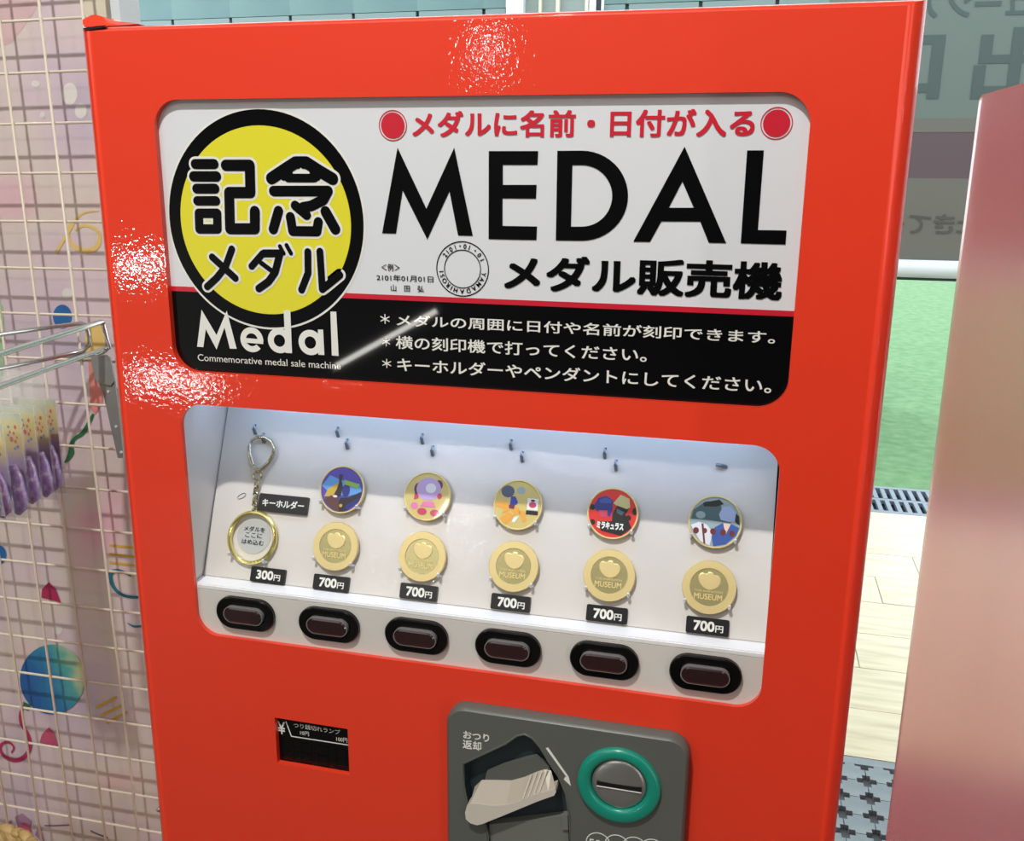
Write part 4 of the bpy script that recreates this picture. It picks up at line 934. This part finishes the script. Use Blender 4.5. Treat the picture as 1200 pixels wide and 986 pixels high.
# shelf bracket bar under the hooks is part of the strip; hanging clear bags
clear = bpy.data.materials.new('clear_bag'); clear.use_nodes = True
N, L = clear.node_tree.nodes, clear.node_tree.links; N.clear()
out = N.new('ShaderNodeOutputMaterial'); tr = N.new('ShaderNodeBsdfTransparent'); gl = N.new('ShaderNodeBsdfPrincipled'); mx = N.new('ShaderNodeMixShader')
gl.inputs['Base Color'].default_value = rgb(226, 228, 226); gl.inputs['Roughness'].default_value = 0.2; mx.inputs[0].default_value = 0.20
tr.inputs[0].default_value = (0.97, 0.97, 0.97, 1)
L.new(tr.outputs[0], mx.inputs[1]); L.new(gl.outputs[0], mx.inputs[2]); L.new(mx.outputs[0], out.inputs[0])
card = mat('gradient_card', rgb(220, 200, 110), 0.4)
N, L, p_ = nodes(card)
tc = N.new('ShaderNodeTexCoord'); sp = N.new('ShaderNodeSeparateXYZ'); rp_ = N.new('ShaderNodeValToRGB')
L.new(tc.outputs['Generated'], sp.inputs[0]); L.new(sp.outputs['Z'], rp_.inputs[0]); L.new(rp_.outputs[0], p_.inputs['Base Color'])
e = rp_.color_ramp.elements
while len(e) < 5: e.new(.5)
for i, (ps, c) in enumerate(((0, (126,100,160)), (.42, (146,118,168)), (.62, (214,188,110)), (.85, (228,216,130)), (1, (206,220,206)))): e[i].position = ps; e[i].color = rgb(*c)
purple = mat('purple_band', rgb(160, 134, 192), 0.35, coat=0.4); mottle(purple, [(0.35, rgb(140, 112, 176)), (0.55, rgb(172, 148, 204)), (0.68, rgb(226, 218, 236))], 150, 3)
redp = mat('print_small_red', rgb(206, 50, 70), 0.4); bluep = mat('print_small_blue', rgb(70, 120, 190), 0.4)
bags = [((65,467),(75.5,574),.245,'rightmost and farthest back, next to the mesh'), ((53,475),(66,582),.215,'second from the right'), ((39.5,477),(50,590),.185,'third from the right'),
        ((24,484),(35,603),.150,'fourth from the right'), ((2,496),(17,606),.110,'fifth from the right, second nearest the camera'), ((-14,508),(4,600),.07,'half outside the left edge, nearest the camera')]
for (tx, ty), (bx, by), Y, lab in bags:
    a = at(tx, ty, Y); b = at(bx, by, Y); wd = 0.052
    fr = Frame(b, (1, 0.10, 0), (a - b)); Hh = (a-b).length
    root = empty('bag', tuple(a), 'clear hanging bag with yellow to purple card, ' + lab, 'bag', 'clear bags on the chrome hook')
    bm = B(); n = 10
    for s in (-1, 1):
        rows_ = []
        for i in range(n+1):
            v = Hh*i/n; bul = 0.0060*math.sin(PI*min(1, i/n*0.98+0.02))*(1-0.6*i/n) + 0.0004
            rows_.append([bm.verts.new(fr.at(-wd*(j/6) + 0.0015, v - 0.004*(1-i/n), s*bul*math.sin(PI*j/6))) for j in range(7)])
        for i in range(n):
            for j in range(6): bm.faces.new((rows_[i][j], rows_[i+1][j], rows_[i+1][j+1], rows_[i][j+1]))
    hd = [fr.at(0.001, Hh), fr.at(-wd, Hh), fr.at(-wd, Hh+0.036), fr.at(0.001, Hh+0.036)]
    bm.faces.new([bm.verts.new(q) for q in hd])
    obj('bag_film', bm, clear, root, smooth=True)
    bm = B(); prism(bm, fr, [(-wd+0.003, Hh*0.18), (-0.001, Hh*0.18), (-0.001, Hh-0.001), (-wd+0.003, Hh-0.001)], -0.0008, -0.0003)
    cdp = obj('backing_card', bm, card, root)
    bm = B()
    for q in ((-0.007, .86, .0014), (-0.009, .80, .0011), (-0.012, .74, .0018), (-0.008, .72, .0012), (-0.013, .81, .0011), (-0.006, .76, .0009)): polyface(bm, fr, ell(q[0], Hh*q[1], q[2], q[2]*1.5, 10), 0.0002)
    obj('red_print', bm, redp, cdp)
    bm = B()
    for q in ((-0.014, .86, .0013), (-0.006, .67, .0014), (-0.009, .65, .0013), (-0.015, .78, .0011)): polyface(bm, fr, ell(q[0], Hh*q[1], q[2], q[2]*1.2, 10), 0.00022)
    obj('blue_print', bm, bluep, cdp)
    bm = B()
    pts = [fr.at(-0.010, Hh*0.50, 0.003), fr.at(-0.0075, Hh*0.36, 0.0035), fr.at(-0.0062, Hh*0.2, 0.0035), fr.at(-0.0068, Hh*0.07, 0.003), fr.at(-0.0105, Hh*0.02, 0.003)]
    tubep(bm, pts, [0.0035, 0.0058, 0.0064, 0.0060, 0.0035], 12); auto(obj('purple_band', bm, purple, root), 80)
    bm = B(); tubep(bm, [fr.at(-0.024, Hh*0.03, 0.003), fr.at(-0.022, Hh*0.2, 0.004), fr.at(-0.021, Hh*0.40, 0.0035), fr.at(-0.016, Hh*0.48, 0.003)], [0.0035, 0.0055, 0.0055, 0.0035], 12); auto(obj('purple_band', bm, purple, root), 80)

# ================================================================ woven basket on a small stand
straw = mat('woven_straw', rgb(206, 172, 112), 0.6); mottle(straw, [(0.3, rgb(172, 134, 78)), (0.7, rgb(220, 190, 132))], 60, 3)
bk = at(24, 972, 0.22); R0 = 0.085; bc = Vector((bk.x-0.02, bk.y-R0, bk.z-0.006))
BK = empty('woven_basket', (bc.x, bc.y, bc.z-0.12), 'straw coloured woven basket with braided rim, bottom left corner', 'basket')
bm = B(); rings = []
for k in range(9):
    z = -0.12+0.12*k/8; rad = 0.065+0.017*k/8
    rings.append([bm.verts.new((bc.x+(rad+0.0012*(1 if (i+k) % 2 else -1))*math.cos(2*PI*i/48), bc.y+(rad+0.0012*(1 if (i+k) % 2 else -1))*math.sin(2*PI*i/48), bc.z+z)) for i in range(48)])
for a, b in zip(rings, rings[1:]):
    for i in range(48): bm.faces.new((a[i], a[(i+1) % 48], b[(i+1) % 48], b[i]))
bm.faces.new(rings[0]); obj('basket_wall', bm, straw, BK)
for i in range(36):
    t_ = 2*PI*i/36; c = Vector((bc.x+R0*math.cos(t_), bc.y+R0*math.sin(t_), bc.z)); tg = Vector((-math.sin(t_), math.cos(t_), 0)); up = Vector((0, 0, 1)); rd = Vector((math.cos(t_), math.sin(t_), 0))
    bm = B(); s = 1 if i % 2 else -1
    tubep(bm, [c-tg*0.011-up*0.004*s, c-tg*0.004+rd*0.002, c+tg*0.004+rd*0.002+up*0.001*s, c+tg*0.011+up*0.004*s], [0.003, 0.0062, 0.0062, 0.003], 8)
    auto(obj('braid_strand', bm, straw, BK), 70)
wood = mat('pale_wood', rgb(190, 160, 120), 0.5)
tz = bc.z-0.12
TB = empty('display_table', (bc.x-0.1, 0.12, FZ), 'pale wooden display table under the woven basket', 'table')
obj('table_top', boxes(((bc.x-0.35, 0.0, tz-0.03), (bc.x+0.11, 0.27, tz))), wood, TB)
for x in (bc.x-0.34, bc.x+0.07):
    for y in (0.01, 0.23): obj('leg', boxes(((x, y, FZ), (x+0.03, y+0.03, tz-0.03))), wood, TB)
